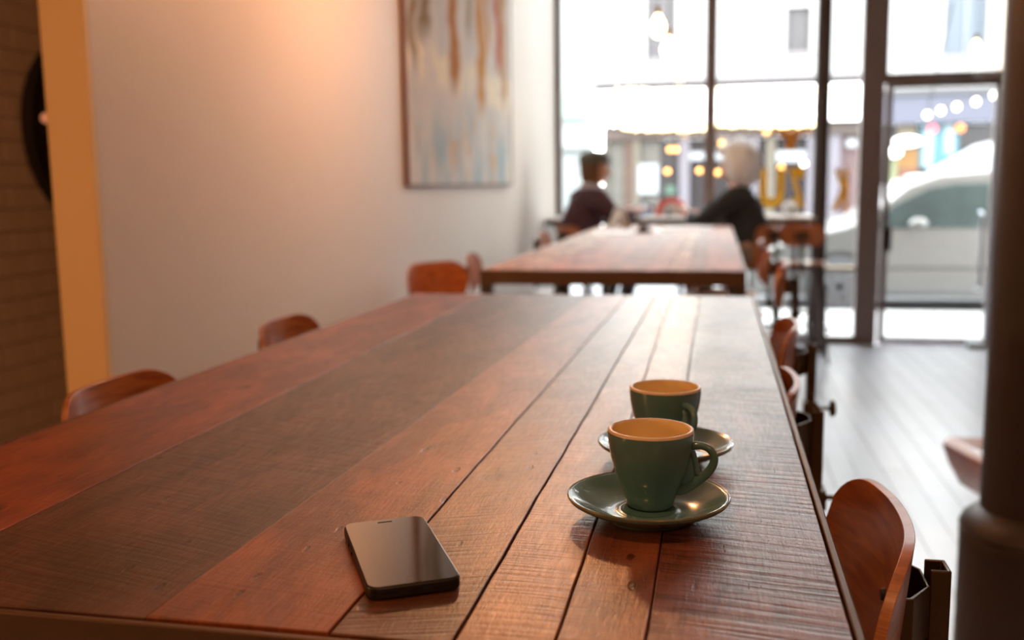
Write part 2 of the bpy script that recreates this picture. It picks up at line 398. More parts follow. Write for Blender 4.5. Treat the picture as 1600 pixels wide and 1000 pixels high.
def make_table(y0, y1, label, seed):
    X0, X1, Z = -.790, .094, 1.0
    t = thing('communal_table', label, 'table', (0, 0, 0)); t.location = ((X0 + X1) / 2, (y0 + y1) / 2, 0)
    cx, cy = t.location.x, t.location.y
    random.seed(seed)
    e = .0075
    bnd = [(X0 + e, X0 + e), (-.583, -.592), (-.368, -.318), (-.2385, -.222), (-.157, -.151), (-.094, -.110), (-.040, -.040), (X1 - e, X1 - e)]
    L = y1 - y0
    for i in range(7):
        a0, a1 = bnd[i]; b0, b1 = bnd[i + 1]
        gl = (.0005, .0004, .0004, .0006, .0012, .0005, .0006, .0005)[i]; gr = (.0004, .0004, .0006, .0012, .0005, .0006, .0005, .0005)[i]; n = 40
        left = []; right = []
        for k_ in range(n + 1):
            q = k_ / n; yy = y0 + .010 + q * (L - .020) - cy
            wob = lambda s_: .0004 * math.sin(q * 17 + s_ * 2.1) + .0003 * math.sin(q * 47 + s_) + .0003 * math.sin(q * 130 + s_)
            left.append((a0 + (a1 - a0) * q + gl + (wob(i) if i else 0) - cx, yy)); right.append((b0 + (b1 - b0) * q - gr + (wob(i + 1) if i < 6 else 0) - cx, yy))
        dz = [0, -.0006, .0004, -.0004, .0006, 0, .0003][i]
        mm = pm[i] if seed == 1 else pm2[(2, 0, 1, 0, 2, 1, 0)[i]]
        if i == 5 and seed == 1:      # split behind the cups: russet near piece, paler far piece
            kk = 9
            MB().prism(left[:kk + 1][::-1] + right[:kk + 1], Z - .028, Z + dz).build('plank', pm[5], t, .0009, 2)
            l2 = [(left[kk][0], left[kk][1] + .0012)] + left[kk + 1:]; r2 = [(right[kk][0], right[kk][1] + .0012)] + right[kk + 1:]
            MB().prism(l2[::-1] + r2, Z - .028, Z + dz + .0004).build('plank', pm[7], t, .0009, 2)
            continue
        MB().prism(left[::-1] + right, Z - .028, Z + dz).build('plank', mm, t, .0009, 2)
    sb = MB().box(X0 + e - cx, X1 - e - cx, y0 + e - cy, y1 - e - cy, Z - .034, Z - .0040).build('underlay', mat('gap_dark', (.10, .022, .014), .9), t, smooth=False)
    # steel angle around the edge
    fr = MB()
    for (xa, xb, ya, yb) in ((X0, X0 + .006, y0, y1), (X1 - .006, X1, y0, y1), (X0 + .006, X1 - .006, y0, y0 + .006), (X0 + .006, X1 - .006, y1 - .006, y1)):
        fr.box(xa - cx, xb - cx, ya - cy, yb - cy, Z - .05, Z - .0005)
    fr.build('edge_frame', M['tframe'], t, .0012)
    ap = MB()
    for (xa, xb, ya, yb) in ((X0 + .006, X0 + .04, y0 + .006, y1 - .006), (X1 - .04, X1 - .006, y0 + .006, y1 - .006)):
        ap.box(xa - cx, xb - cx, ya - cy, yb - cy, Z - .05, Z - .035)
    ap.build('underframe', M['steel'], t)
    ys = [y0, y1 - .04] if L < 2.5 else [y0, (y0 + y1) / 2, y1 - .04]
    for xa in (X0, X1 - .04):
        for ya in ys:
            MB().box(xa - cx, xa + .04 - cx, ya - cy, ya + .04 - cy, .0, Z - .05).build('leg', M['steel'], t, .002)
    for ya in (ys[0], ys[-1]): MB().box(X0 + .04 - cx, X1 - .04 - cx, ya - cy, ya + .04 - cy, .16, .20).build('foot_rail', M['steel'], t, .002)
    return t
make_table(.541, 2.495, 'near reclaimed plank table holding the two green cups and the phone', 1)
make_table(3.22, 6.80, 'far reclaimed plank table with white papers, between the near table and the window', 2)

# ------------------------------------------------------------------ stools
def make_stool(label):
    """seat faces local -X; back rest on +X side. origin on the floor under the seat centre"""
    t = thing('drafting_stool', label, 'stool', (0, 0, 0), 0, 'plywood drafting stools')
    # seat: rounded square, dished
    b = MB(); N_ = 36
    def ring(s_, z, dish=0):
        return [((.185 * s_) * math.copysign(abs(math.cos(a)) ** .55, math.cos(a)), (.19 * s_) * math.copysign(abs(math.sin(a)) ** .55, math.sin(a)), z) for a in [2 * PI * i / N_ for i in range(N_)]]
    prof = [(.0, .712), (.5, .714), (.85, .722), (.97, .724), (1, .718), (.98, .708), (.5, .70), (0, .70)]
    rings = [[b.bm.verts.new(p) for p in ring(max(s_, .001), z)] for s_, z in prof]
    for p, q in zip(rings, rings[1:]):
        for i in range(N_): b.bm.faces.new((p[i], p[(i + 1) % N_], q[(i + 1) % N_], q[i]))
    b.build('seat', M['ply'], t)
    MB().box(-.10, .10, -.10, .10, .672, .70).build('seat_plate', M['bracket'], t, .004)
    for sx in (-1, 1):
        for sy in (-1, 1):
            MB().tube([(sx * .09, sy * .09, .685), (sx * .20, sy * .20, .012)], .0115, 10).build('leg', M['steel'], t)
    for zz, rr in ((.24, .232),):
        MB().tube([(rr * math.cos(a), rr * math.sin(a), zz) for a in [2 * PI * i / 40 for i in range(40)]], .008, 8, closed=True).build('foot_ring', M['steel'], t)
    # curved plywood back, outline a rounded oblong; centre at x=XB
    XB, hw, dep, hh = .203, .154, .037, .076
    b = MB(); nu, nv = 36, 14; th_ = .0085
    grid = {}
    for side in (0, 1):
        for i in range(nu + 1):
            for j in range(nv + 1):
                u = -1 + 2 * i / nu; v = -1 + 2 * j / nv
                # rounded-oblong map
                cr = .50
                e_ = max(0, (abs(u) - (1 - cr)) / cr); vmax = (1 - e_ ** 2.4) ** (1 / 2.0) if e_ < 1 else 0
                vv = v * (0.16 + .84 * vmax)
                s_ = u * hw; z = .920 + vv * hh
                x = XB - dep * abs(u) ** 2.2 + (z - .920) * .10
                nx, ny = 1.0, 2 * dep * u / hw; l = math.hypot(nx, ny); nx /= l; ny /= l
                off = (side - .5) * th_
                grid[(side, i, j)] = b.bm.verts.new((x + nx * off, s_ + ny * off, z))
    for i in range(nu):
        for j in range(nv):
            b.mi = 0
            f1 = b.bm.faces.new((grid[(0, i, j)], grid[(0, i, j + 1)], grid[(0, i + 1, j + 1)], grid[(0, i + 1, j)]))
            f2 = b.bm.faces.new((grid[(1, i, j)], grid[(1, i + 1, j)], grid[(1, i + 1, j + 1)], grid[(1, i, j + 1)]))
    ef = []
    for i in range(nu):
        for j in (0, nv): ef.append(b.bm.faces.new((grid[(0, i, j)], grid[(0, i + 1, j)], grid[(1, i + 1, j)], grid[(1, i, j)])))
    for j in range(nv):
        for i in (0, nu): ef.append(b.bm.faces.new((grid[(0, i, j)], grid[(0, i, j + 1)], grid[(1, i, j + 1)], grid[(1, i, j)])))
    for f in ef: f.material_index = 1
    bk = b.build('backrest', [M['ply'], M['plyedge']], t, .0022, 2, angle=50)
    for yy in (0.0,): MB().lathe([(0, -.002), (.0065, -.002), (.005, .0015), (0, .002)], 14, mtx=Matrix.Translation((XB - dep * (yy / hw) ** 2 - .0060, yy, .920)) @ Matrix.Rotation(-PI / 2, 4, 'Y')).build('bolt', M['black'], bk)
    # U strap behind the back, folded round to the post
    st = MB()
    pth = [(.2035, -.050), (.213, -.050), (.232, -.020), (.232, .020), (.213, .050), (.2035, .050)]
    th2 = .0025
    inner = [(x - th2, y * .93) for x, y in pth]
    st.prism(pth + inner[::-1], .892, .938)
    st.build('strap', M['bracket'], t, .001)
    po = MB()
    # channel-section post with a sloped top
    top = .950
    prof = [(.233, -.014), (.250, -.014), (.250, .014), (.233, .014), (.233, .011), (.247, .011), (.247, -.011), (.233, -.011)]
    po.prism(prof, .64, top, Matrix.Translation((-.0, 0, 0)))
    po.build('post', M['bracket'], t, .0012)
    MB().box(.10, .250, -.011, .011, .655, .672).build('seat_bracket', M['bracket'], t, .002)
    MB().box(.228, .256, -.019, .019, .802, .832).build('clamp', M['bracket'], t, .002)
    kn = MB().tube([(.25, 0, .8175), (.282, 0, .8175)], .004, 10)
    kn.build('knob_stem', M['bracket'], t)
    MB().lathe([(0, 0), (.012, 0), (.017, .003), (.017, .009), (.012, .012), (0, .012)], 18, mtx=Matrix.Translation((.280, 0, .8175)) @ Matrix.Rotation(PI / 2, 4, 'Y')).build('knob', M['bracket'], t)
    return t
proto = make_stool('first plywood stool on the right, nearest the camera beside the thick column')
# right side of near table: backs ~X .157 -> seat centre X = .157-.215
proto.location = (-.050, .866, 0)
G = 'plywood drafting stools'
def st(x, y, rz, label): return dup(proto, (x, y, 0), rz, label, G)
st(-.094, 1.46, .0, 'second plywood stool on the right side of the near table, mostly hidden by its edge')
st(-.048, 2.06, .0, 'third plywood stool on the right, by the far corner of the near table, knob showing')
st(.04, 3.62, -.05, 'plywood stool on the right at the near corner of the far table')
st(.02, 4.35, .04, 'plywood stool on the right of the far table, second from its near corner')
st(.02, 5.15, -.04, 'plywood stool on the right of the far table, third from its near corner')
st(-.70, 1.30, PI, 'nearest plywood stool on the left, deep red back by the wall end')
st(-.745, 1.99, PI, 'plywood stool on the left with orange back top just above the near table')
st(-.90, 3.50, PI - .55, 'plywood stool on the left turned towards us between the two tables')
st(-.84, 4.08, PI + .12, 'plywood stool on the left of the far table, round-ended back against the white wall')
st(-.88, 6.05, PI, 'pale lit plywood stool on the left near the window corner')
st(-.93, 7.12, PI + .75, 'plywood stool under the person in the plum sweater')
st(.20, 7.12, -2.15 + PI / 2, 'plywood stool under the white-haired person')
st(.57, 7.20, -PI / 2, 'empty plywood stool tucked under the window bar beside the slim column')

# low plywood chair behind the thick column
lc = thing('low_chair', 'low reddish wooden chair mostly hidden behind the thick column', 'chair', (.98, 3.15, 0), .25)
def seat_prof():
    b = MB(); pts = []
    for i in range(13):
        a = i / 12
        pts.append((-.21 + .40 * a, .455 - .0 * a))
    up = [(-.150, .30), (-.195, .38), (-.215, .44), (-.19, .460), (0, .448), (.19, .455)]
    lo = [(x + .012, z - .012) for x, z in up]; lo[0] = (-.138, .30)
    b.prism(up + lo[::-1], -.2, .2, Matrix.Rotation(PI / 2, 4, 'X'))
    return b
seat_prof().build('seat', M['ply'], lc, .004)
for sx in (-.04, .17):
    for sy in (-.16, .16): MB().tube([(sx, sy, .445), (sx * 1.15, sy * 1.15, .01)], .012, 10).build('leg', M['steel'], lc)
MB().tube([(.17, .16, .44), (.22, .16, .80), (.22, -.16, .80), (.17, -.16, .44)], .010, 10).build('back_frame', M['steel'], lc)
MB().box(.205, .218, -.18, .18, .68, .82).build('backrest', M['ply'], lc, .005)

# ------------------------------------------------------------------ cups and saucers
def make_saucer(label, loc):
    t = thing('saucer', label, 'saucer', loc, 0, 'sage green saucers')
    pr = [(0, .0060), (.020, .0060), (.0225, .0072), (.0245, .0074), (.027, .0060), (.036, .0066), (.046, .0100), (.056, .0152), (.0630, .0193), (.0655, .0206), (.0672, .0205), (.0680, .0192), (.0676, .0175), (.0650, .0158), (.056, .0108), (.046, .0062), (.039, .0040), (.038, .0), (.0345, 0), (.034, .0025), (0, .0028)]
    MB().lathe(pr, 96).build('dish', M['cup'], t, sub=1, angle=180)
    rim = MB().tube([(.0672 * math.cos(a), .0672 * math.sin(a), .0199) for a in [2 * PI * i / 96 for i in range(96)]], .0012, 8, closed=True)
    rim.build('rim', mat('worn_rim_glaze', (.16, .19, .13), .2, var=.5, scale=60, coat=.5), t)
    return t
def make_cup(label, loc, rz):
    t = thing('coffee_cup', label, 'cup', loc, rz, 'sage green coffee cups')
    outp = [(0, .0015), (.0165, .0015), (.0172, 0), (.0196, 0), (.0206, .002), (.0214, .007), (.0250, .018), (.0302, .032), (.0338, .046), (.0357, .058), (.0365, .068), (.0364, .0705)]
    MB().lathe(outp, 96).build('body', M['cup'], t, angle=180)
    MB().lathe([(.0364, .0705), (.0362, .0722), (.0350, .0730), (.0336, .0728), (.0326, .0712)], 96).build('rim', M['cuprim'], t, angle=180)
    inn = [(.0326, .0712), (.0320, .060), (.0300, .045), (.0265, .030), (.021, .018), (.014, .0115), (0, .010)]
    MB().lathe(inn, 96).build('inner_glaze', M['cupin'], t, angle=180)
    MB().lathe([(.0, .0125), (.012, .0127), (.0165, .0130), (.0175, .0128)], 40).build('coffee_dregs', M['coffee'], t)
    # ear handle
    P = [(.0335, .0575), (.0385, .0590), (.0450, .0588), (.0508, .0555), (.0538, .0495), (.0532, .0425), (.0500, .0360), (.0450, .0300), (.0385, .0245), (.0310, .0185), (.0250, .0150), (.0190, .0125)]
    Rr = [.0042, .0038, .0036, .0036, .0037, .0038, .0039, .0041, .0044, .0046, .0044, .003]
    pts = [(x, 0, z) for x, z in P]
    hb = MB().tube(pts, Rr, 16, flat=.8, up=(0, 1, 0))
    hb.tube([(.0345, 0, .0555), (.0372, 0, .047), (.0388, 0, .038), (.0405, 0, .030)], [.0030, .0027, .0027, .0034], 12, flat=.9, up=(0, 1, 0))
    hb.prism([(.0335, .056), (.0375, .046), (.0400, .030), (.0320, .020), (.0240, .016), (.026, .030)], -.0022, .0022, Matrix.Rotation(PI / 2, 4, 'X'))
    hb.build('handle', M['cup'], t, sub=2, angle=180)
    return t
make_saucer('sage green saucer under the front cup', (-.054, .803, 1.0005))
make_cup('front sage green coffee cup, cream inside, handle to the right', (-.053, .816, 1.0075), -.08).scale = (1, 1, .925)
make_saucer('sage green saucer under the rear cup', (-.049, .980, 1.0005))
make_cup('rear sage green coffee cup partly behind the other, handle towards us', (-.050, .993, 1.0075), -.95).scale = (1, 1, .925)

# ------------------------------------------------------------------ phone
ph = thing('smartphone', 'black smartphone lying face up on the near table', 'phone', (-.233, .6745, 1.0008), math.radians(28.5))
def rrect(wd, ln, r, n=8):
    o = []
    for cx_, cy_, a0 in ((wd / 2 - r, ln / 2 - r, 0), (-wd / 2 + r, ln / 2 - r, PI / 2), (-wd / 2 + r, -ln / 2 + r, PI), (wd / 2 - r, -ln / 2 + r, 1.5 * PI)):
        for i in range(n + 1): o.append((cx_ + r * math.cos(a0 + PI / 2 * i / n), cy_ + r * math.sin(a0 + PI / 2 * i / n)))
    return o
MB().prism(rrect(.0665, .138, .0095), 0, .0084).build('shell', M['phone'], ph, .0012, 3)
MB().prism(rrect(.0645, .136, .0085), .0083, .0089).build('front_glass', M['pglass'], ph, .0003, 2)
MB().prism([(x, y + .0615) for x, y in rrect(.012, .0018, .0009)], .0088, .00905).build('earpiece', M['slot'], ph)
MB().lathe([(.0047, .00885), (.0050, .00895), (.0053, .00885)], 32, c=(0, -.0605, 0)).build('home_button', M['phone'], ph)
MB().box(-.005, .005, -.0693, -.0688, .003, .0056).build('charging_port', M['slot'], ph)
for s_ in (-1, 1):
    MB().box(s_ * .018 - .006, s_ * .018 + .006, -.0693, -.0688, .0036, .0050).build('speaker_slot', M['slot'], ph)
MB().box(-.0340, -.0331, .030, .042, .0028, .0056).build('volume_button', M['phone'], ph, .0003)
MB().box(-.0340, -.0331, .012, .024, .0028, .0056).build('volume_button', M['phone'], ph, .0003)

# ------------------------------------------------------------------ painting on the left wall
def painting_mat():
    m, nt, b = nodes('abstract_paint'); N = nt.nodes.new; L = nt.links.new
    tc = N('ShaderNodeTexCoord'); sp = N('ShaderNodeSeparateXYZ'); L(tc.outputs['Object'], sp.inputs[0])
    def noise(scale, vec, det=4, loc=(0, 0, 0)):
        mp = N('ShaderNodeMapping'); mp.inputs['Scale'].default_value = vec; mp.inputs['Location'].default_value = loc; L(tc.outputs['Object'], mp.inputs[0])
        n_ = N('ShaderNodeTexNoise'); n_.inputs['Scale'].default_value = scale; n_.inputs['Detail'].default_value = det; L(mp.outputs[0], n_.inputs['Vector']); return n_.outputs['Fac']
    def rmp(src, a, b_, c=0, d=1):
        r = N('ShaderNodeMapRange'); r.inputs[1].default_value = a; r.inputs[2].default_value = b_; r.inputs[3].default_value = c; r.inputs[4].default_value = d; L(src, r.inputs[0]); return r.outputs[0]
    def mx(f, a, c):
        x_ = N('ShaderNodeMix'); x_.data_type = 'RGBA'; L(f, x_.inputs[0])
        for s_, q in ((6, a), (7, c)):
            if isinstance(q, tuple): x_.inputs[s_].default_value = c4(q)
            else: L(q, x_.inputs[s_])
        return x_.outputs[2]
    def ma(op, a, c):
        x_ = N('ShaderNodeMath'); x_.operation = op
        for i, q in enumerate((a, c)):
            if isinstance(q, (int, float)): x_.inputs[i].default_value = q
            else: L(q, x_.inputs[i])
        return x_.outputs[0]
    z = sp.outputs['Z']; y = sp.outputs['Y']
    col = mx(rmp(noise(4, (1, 1.2, .8)), .35, .65), (.64, .63, .62), (.78, .72, .66))
    low = rmp(z, .15, .45, 1, 0)
    col = mx(ma('MULTIPLY', low, rmp(noise(3, (1, 2, 1), 4, (5, 2, 1)), .45, .6)), col, (.42, .55, .58))
    col = mx(ma('MULTIPLY', low, rmp(noise(4.5, (1, 1.6, .9), 4, (1, 7, 3)), .56, .64)), col, (.75, .46, .24))
    bandm = ma('MULTIPLY', rmp(z, .42, .5), rmp(z, .60, .68, 1, 0))
    col = mx(ma('MULTIPLY', bandm, rmp(noise(5, (1, 1.5, 1), 3, (3, 3, 3)), .4, .55)), col, (.92, .82, .64))
    wob = ma('MULTIPLY', ma('SUBTRACT', noise(3, (1, .5, 1.2), 3, (9, 0, 0)), .5), .35)
    tone = rmp(noise(12, (1, 1, 2)), .35, .65)
    for y0, wd, z0, c1 in ((.78, .06, .42, (.50, .19, .03)), (1.35, .05, .36, (.62, .28, .05)), (1.80, .05, .62, (.50, .10, .03)), (.30, .05, .62, (.28, .21, .12)), (1.52, .035, .70, (.60, .27, .06)), (1.14, .03, .75, (.40, .24, .09)), (.14, .04, .48, (.34, .25, .15)), (1.95, .04, .45, (.46, .26, .10))):
        dist = ma('ABSOLUTE', ma('SUBTRACT', ma('ADD', y, wob), y0), 0)
        msk = ma('MULTIPLY', rmp(dist, wd * .8, wd * 2.0, 1, 0), rmp(ma('ADD', z, ma('MULTIPLY', wob, .4)), z0, z0 + .12))
        col = mx(ma('MULTIPLY', msk, rmp(tone, 0, 1, .85, 1)), col, c1)
    L(col, b.inputs['Base Color']); b.inputs['Roughness'].default_value = .95; b.inputs['Specular IOR Level'].default_value = .12
    bp = N('ShaderNodeBump'); bp.inputs['Strength'].default_value = .3; bp.inputs['Distance'].default_value = .004; L(noise(30, (1, 1, 1)), bp.inputs['Height']); L(bp.outputs[0], b.inputs['Normal'])
    return m
pt = thing('painting', 'tall abstract canvas in pale blue and cream with ochre drips on the left wall', 'painting', (XL, 4.02, 1.285))
MB().box(.002, .018, .008, 2.15, .008, 1.55).build('canvas', painting_mat(), pt, .002)
fw = mat('walnut_frame', (.16, .06, .03), .45)
for (a, b_, c, d) in ((0, .008, 0, 1.56), (2.15, 2.158, 0, 1.56)): MB().box(0, .022, a, b_, c, d).build('frame_side', fw, pt)
MB().box(0, .022, .008, 2.15, 0, .008).build('frame_rail', fw, pt); MB().box(0, .022, .008, 2.15, 1.552, 1.56).build('frame_rail', fw, pt)

# dark round wall mirror and post in the corridor
rm = thing('round_mirror', 'dark round wall fixture half hidden behind the end of the left wall', 'mirror', (-2.300, 3.27, 1.50))
MB().lathe([(0, .0), (.34, .0), (.35, .02), (.33, .035), (.31, .03), (.30, .02), (0, .02)], 48, mtx=Matrix.Rotation(PI / 2, 4, 'Y')).build('ring', M['black'], rm)
MB().lathe([(0, .021), (.30, .021), (.30, .024), (0, .060)], 48, mtx=Matrix.Rotation(PI / 2, 4, 'Y')).build('face', mat('dark_lacquer', (.02, .014, .012), .25), rm)
MB().sphere((.07, -.30, .03), .018).build('highlight_bead', glow('amber_highlight', (1, .4, .2), .35), rm)  # glowing bead stands for the highlight on the round mirror
ps = thing('tiled_pillar', 'pale boxed pillar low in the corridor behind the wall end', 'pillar', (-2.22, 3.30, 0))
MB().box(-.08, .08, -.10, .10, 0, .62).build('lower_block', mat('pillar_paint', (.50, .35, .20), .6), ps, .004)
MB().box(-.08, .08, -.10, .10, .632, .80).build('upper_block', mat('pillar_paint', (.50, .35, .20), .6), ps, .004)

# ------------------------------------------------------------------ window bar and what stands on it
bar = thing('window_bar', 'pale counter running along the street window under the lettering', 'counter', (-.29, 7.58, 0))
MB().box(-.99, .98, -.26, .40, 1.000, 1.035).build('counter_top', mat('bar_top', (.80, .78, .75), .3), bar, .003)
MB().box(-.99, .98, -.265, -.255, .985, 1.02).build('front_edge', M['steel'], bar, .001)
for xx in (-.92, .0, .88): MB().bar((xx, .36, .72), (xx, -.16, .985), .03, .03).build('brace', M['steel'], bar)
for xx in (-.92, .0, .88): MB().box(xx - .02, xx + .02, .35, .39, 0, .985).build('leg', M['steel'], bar, .002)
ZB = 1.0355
t = thing('blue_mug', 'small blue mug on the window bar by the plum-sweater person', 'mug', (-.60, 7.62, ZB))
MB().lathe([(0, 0), (.03, 0), (.036, .01), (.038, .085), (.034, .085), (.032, .012), (0, .010)], 28).build('body', M['blue'], t)
MB().tube([(.036, 0, .07), (.058, 0, .064), (.062, 0, .045), (.052, 0, .026), (.034, 0, .018)], .005, 8).build('handle', M['blue'], t)
t = thing('blue_mug', 'pale blue cup standing just right of the small blue mug', 'cup', (-.535, 7.82, ZB))
MB().lathe([(0, 0), (.03, 0), (.045, .03), (.05, .10), (.046, .10), (.04, .03), (0, .012)], 28).build('body', mat('pale_blue_glaze', (.45, .60, .75), .3), t)
t = thing('basket', 'red and white rounded basket standing on the middle of the window bar', 'basket', (-.355, 7.84, ZB))
ar = []
for i in range(21): ar.append((.125 * math.cos(PI * i / 20), .14 * math.sin(PI * i / 20) ** .7))
MB().prism(ar, -.05, .05, Matrix.Rotation(PI / 2, 4, 'X')).build('hood', M['red'], t, .004)
a2 = [(x * .62, z * .70) for x, z in ar]
MB().prism(a2, .045, .056, Matrix.Rotation(PI / 2, 4, 'X')).build('front_panel', M['paper'], t, .002)
t = thing('salt_shaker', 'small dark blue shaker in front of the red and white basket', 'shaker', (-.37, 7.66, ZB))
MB().lathe([(0, 0), (.020, 0), (.022, .006), (.008, .02), (.008, .045), (.020, .055), (.022, .062), (0, .064)], 24).build('body', mat('navy_glaze', (.03, .09, .16), .3), t)
t = thing('white_bowl', 'white round pot on the bar beneath the yellow letters', 'bowl', (.545, 7.86, ZB))
MB().lathe([(0, 0), (.03, 0), (.05, .02), (.062, .05), (.05, .085), (.02, .10), (0, .102)], 32).build('body', M['white'], t)
MB().sphere((0, 0, .106), .012).build('knob', M['white'], t)
t = thing('paper_stack', 'loose white papers on the bar by the white-haired person', 'papers', (.05, 7.62, ZB))
for i in range(3): MB().box(-.16 + i * .02, .13 + i * .015, -.11, .10, i * .002, i * .002 + .0015).build('sheet', M['paper'], t)

# far table top
ZT = 1.0012
t = thing('menu_card', 'tilted white folded menu card standing on the far table', 'menu', (-.60, 6.30, ZT), .5)
MB().bar((-.075, 0, .0), (-.02, 0, .13), .14, .003, (1, 0, 0)).build('front_leaf', M['paper'], t)
MB().bar((.035, 0, .0), (-.02, 0, .13), .14, .003, (1, 0, 0)).build('back_leaf', M['paper'], t)
t = thing('newspaper', 'open white newspaper lying on the far table', 'newspaper', (-.52, 5.85, ZT), .15)
MB().box(-.20, 0, -.26, .26, 0, .002).build('left_page', M['paper'], t); MB().box(.002, .20, -.26, .26, 0, .003).build('right_page', M['paper'], t)
t = thing('paper_sheet', 'flat white sheet at the window end of the far table', 'paper', (-.18, 6.35, ZT), -.1)
MB().box(-.15, .15, -.11, .11, 0, .0015).build('sheet', M['paper'], t); MB().box(-.12, .12, -.09, .09, .0015, .003).build('top_sheet', M['paper'], t)
t = thing('table_sign', 'small dark brown triangular tent sign on the far table', 'sign', (-.42, 5.75, ZT), .0)
MB().prism([(-.055, 0), (.055, 0), (.0, .062)], -.05, .05, Matrix.Rotation(PI / 2, 4, 'X')).build('tent', M['darkcard'], t, .002)

# ------------------------------------------------------------------ pendant lamps
def pendant(x, y, z, label, r=.046):
    t = thing('pendant_lamp', label, 'lamp', (x, y, z), 0, 'bare bulb pendants')
    MB().lathe([(0, -r * 1.45), (r * .5, -r * 1.30), (r * .9, -r * .7), (r, 0), (r * .8, r * .7), (r * .42, r * 1.35), (r * .36, r * 1.6), (0, r * 1.6)], 28).build('bulb', glow('lit_bulb', (1, .80, .45), 9), t)
    MB().lathe([(0, r * 1.6), (r * .45, r * 1.6), (r * .45, r * 2.5), (r * .2, r * 2.8), (0, r * 2.8)], 20).build('socket', M['brass'], t)
    MB().tube([(0, 0, r * 2.8), (0, 0, ZC - z)], .003, 6).build('cord', M['black'], t)
    return t
p = at(1028, 42, 6.3); pendant(p.x, p.y, p.z, 'upper left glowing bare bulb hanging before the window')
p = at(1045, 76, 6.5); pendant(p.x, p.y, p.z, 'lower right glowing bare bulb hanging before the window')
p = at(1525, 76, 7.0); pendant(p.x, p.y, p.z, 'extra glowing bulb standing for a reflection in the glass above the door', .034)  # extra pendant standing in for bulbs reflected in the door glass
pendant(-.60, 3.1, 2.24, 'bare bulb pendant over the gap between the tables', .045)
pendant(-.30, .2, 2.50, 'bare bulb pendant above the near end of the near table', .045)
pendant(.9, -1.6, 2.65, 'bare bulb pendant in the back of the room', .045)

# ------------------------------------------------------------------ window lettering (read from the street, so mirrored from inside)
def vinyl2(name, c, k1, k2):
    m = bpy.data.materials.new(name); m.use_nodes = True; nt = m.node_tree; nt.nodes.clear(); N = nt.nodes.new; L = nt.links.new
    o = N('ShaderNodeOutputMaterial'); a = N('ShaderNodeAddShader'); d = N('ShaderNodeBsdfDiffuse'); t = N('ShaderNodeBsdfTranslucent')
    d.inputs[0].default_value = c4([x * k1 for x in c]); t.inputs[0].default_value = c4([x * k2 for x in c]); L(d.outputs[0], a.inputs[0]); L(t.outputs[0], a.inputs[1]); L(a.outputs[0], o.inputs[0]); return m
white_hair = mat('white_hair', (.93, .92, .90), .7, var=.05, scale=40); _b = white_hair.node_tree.nodes['Principled BSDF']; _b.inputs['Subsurface Weight'].default_value = 1; _b.inputs['Subsurface Radius'].default_value = (1, 1, 1); _b.inputs['Subsurface Scale'].default_value = .06
def letter(ch, x0, x1, z0, z1, y, m, parent):
    cu = bpy.data.curves.new('letter', 'FONT'); cu.body = ch; cu.extrude = .002; cu.align_x = 'LEFT'; cu.offset = .055
    o = bpy.data.objects.new('letter', cu); COL.objects.link(o); bpy.context.view_layer.update()
    me = bpy.data.meshes.new_from_object(o); bpy.data.objects.remove(o)
    xs = [v.co.x for v in me.vertices]; ys = [v.co.y for v in me.vertices]
    ax, bx, ay, by = min(xs), max(xs), min(ys), max(ys)
    for v in me.vertices:
        u = (v.co.x - ax) / (bx - ax); q = (v.co.y - ay) / (by - ay); d = v.co.z
        v.co = (x1 - u * (x1 - x0), y + d, z0 + q * (z1 - z0))
    me.flip_normals(); me.materials.append(m)
    l = bpy.data.objects.new('letter', me); COL.objects.link(l); l.parent = parent; return l
def vinyl(name, c):
    m = bpy.data.materials.new(name); m.use_nodes = True; nt = m.node_tree; nt.nodes.clear(); N = nt.nodes.new; L = nt.links.new
    o = N('ShaderNodeOutputMaterial'); a = N('ShaderNodeAddShader'); d = N('ShaderNodeBsdfDiffuse'); t = N('ShaderNodeBsdfTranslucent')
    d.inputs[0].default_value = c4([x * .5 for x in c]); t.inputs[0].default_value = c4([x * .22 for x in c]); L(d.outputs[0], a.inputs[0]); L(t.outputs[0], a.inputs[1]); L(a.outputs[0], o.inputs[0]); return m
ym = vinyl('yellow_vinyl', (1, .62, .05)); om = vinyl('orange_vinyl', (.75, .33, .05))
lt = thing('window_lettering', 'large yellow mirrored letters stuck on the street window', 'lettering', (0, 0, 0))
letter('U', .325, .515, 1.08, 1.395, 8.086, ym, lt)
letter('Z', .545, .675, 1.08, 1.395, 8.086, ym, lt)
letter('K', .875, 1.0, 1.06, 1.385, 8.086, ym, lt)
lt2 = thing('window_emblem', 'single orange letter high on the street window', 'lettering', (0, 0, 0))
letter('Y', .41, .70, 1.53, 1.70, 8.086, om, lt2)

# ------------------------------------------------------------------ people
def skin(name, pts, edges, m, parent, roots=(0,), sub=2):
    me = bpy.data.meshes.new(name); me.from_pydata([p[0] for p in pts], [], edges)
    o = bpy.data.objects.new(name, me); COL.objects.link(o)
    if parent: o.parent = parent
    sk = o.modifiers.new('skin', 'SKIN'); sk.use_smooth_shade = True
    if not me.skin_vertices: me.skin_vertices.new()
    for i, p in enumerate(pts):
        r = p[1]; me.skin_vertices[0].data[i].radius = (r, r) if not isinstance(r, tuple) else r
        me.skin_vertices[0].data[i].use_root = i in roots
    s2 = o.modifiers.new('sub', 'SUBSURF'); s2.levels = sub; s2.render_levels = sub
    me.materials.append(m); return o
SKIN_ = mat('skin_tone', (.62, .33, .22), .5)
def fuse(o, voxel, smooth=6):
    m = o.modifiers.new('fuse', 'REMESH'); m.mode = 'VOXEL'; m.voxel_size = voxel; m.use_smooth_shade = True
    m = o.modifiers.new('soften', 'SMOOTH'); m.factor = .5; m.iterations = smooth
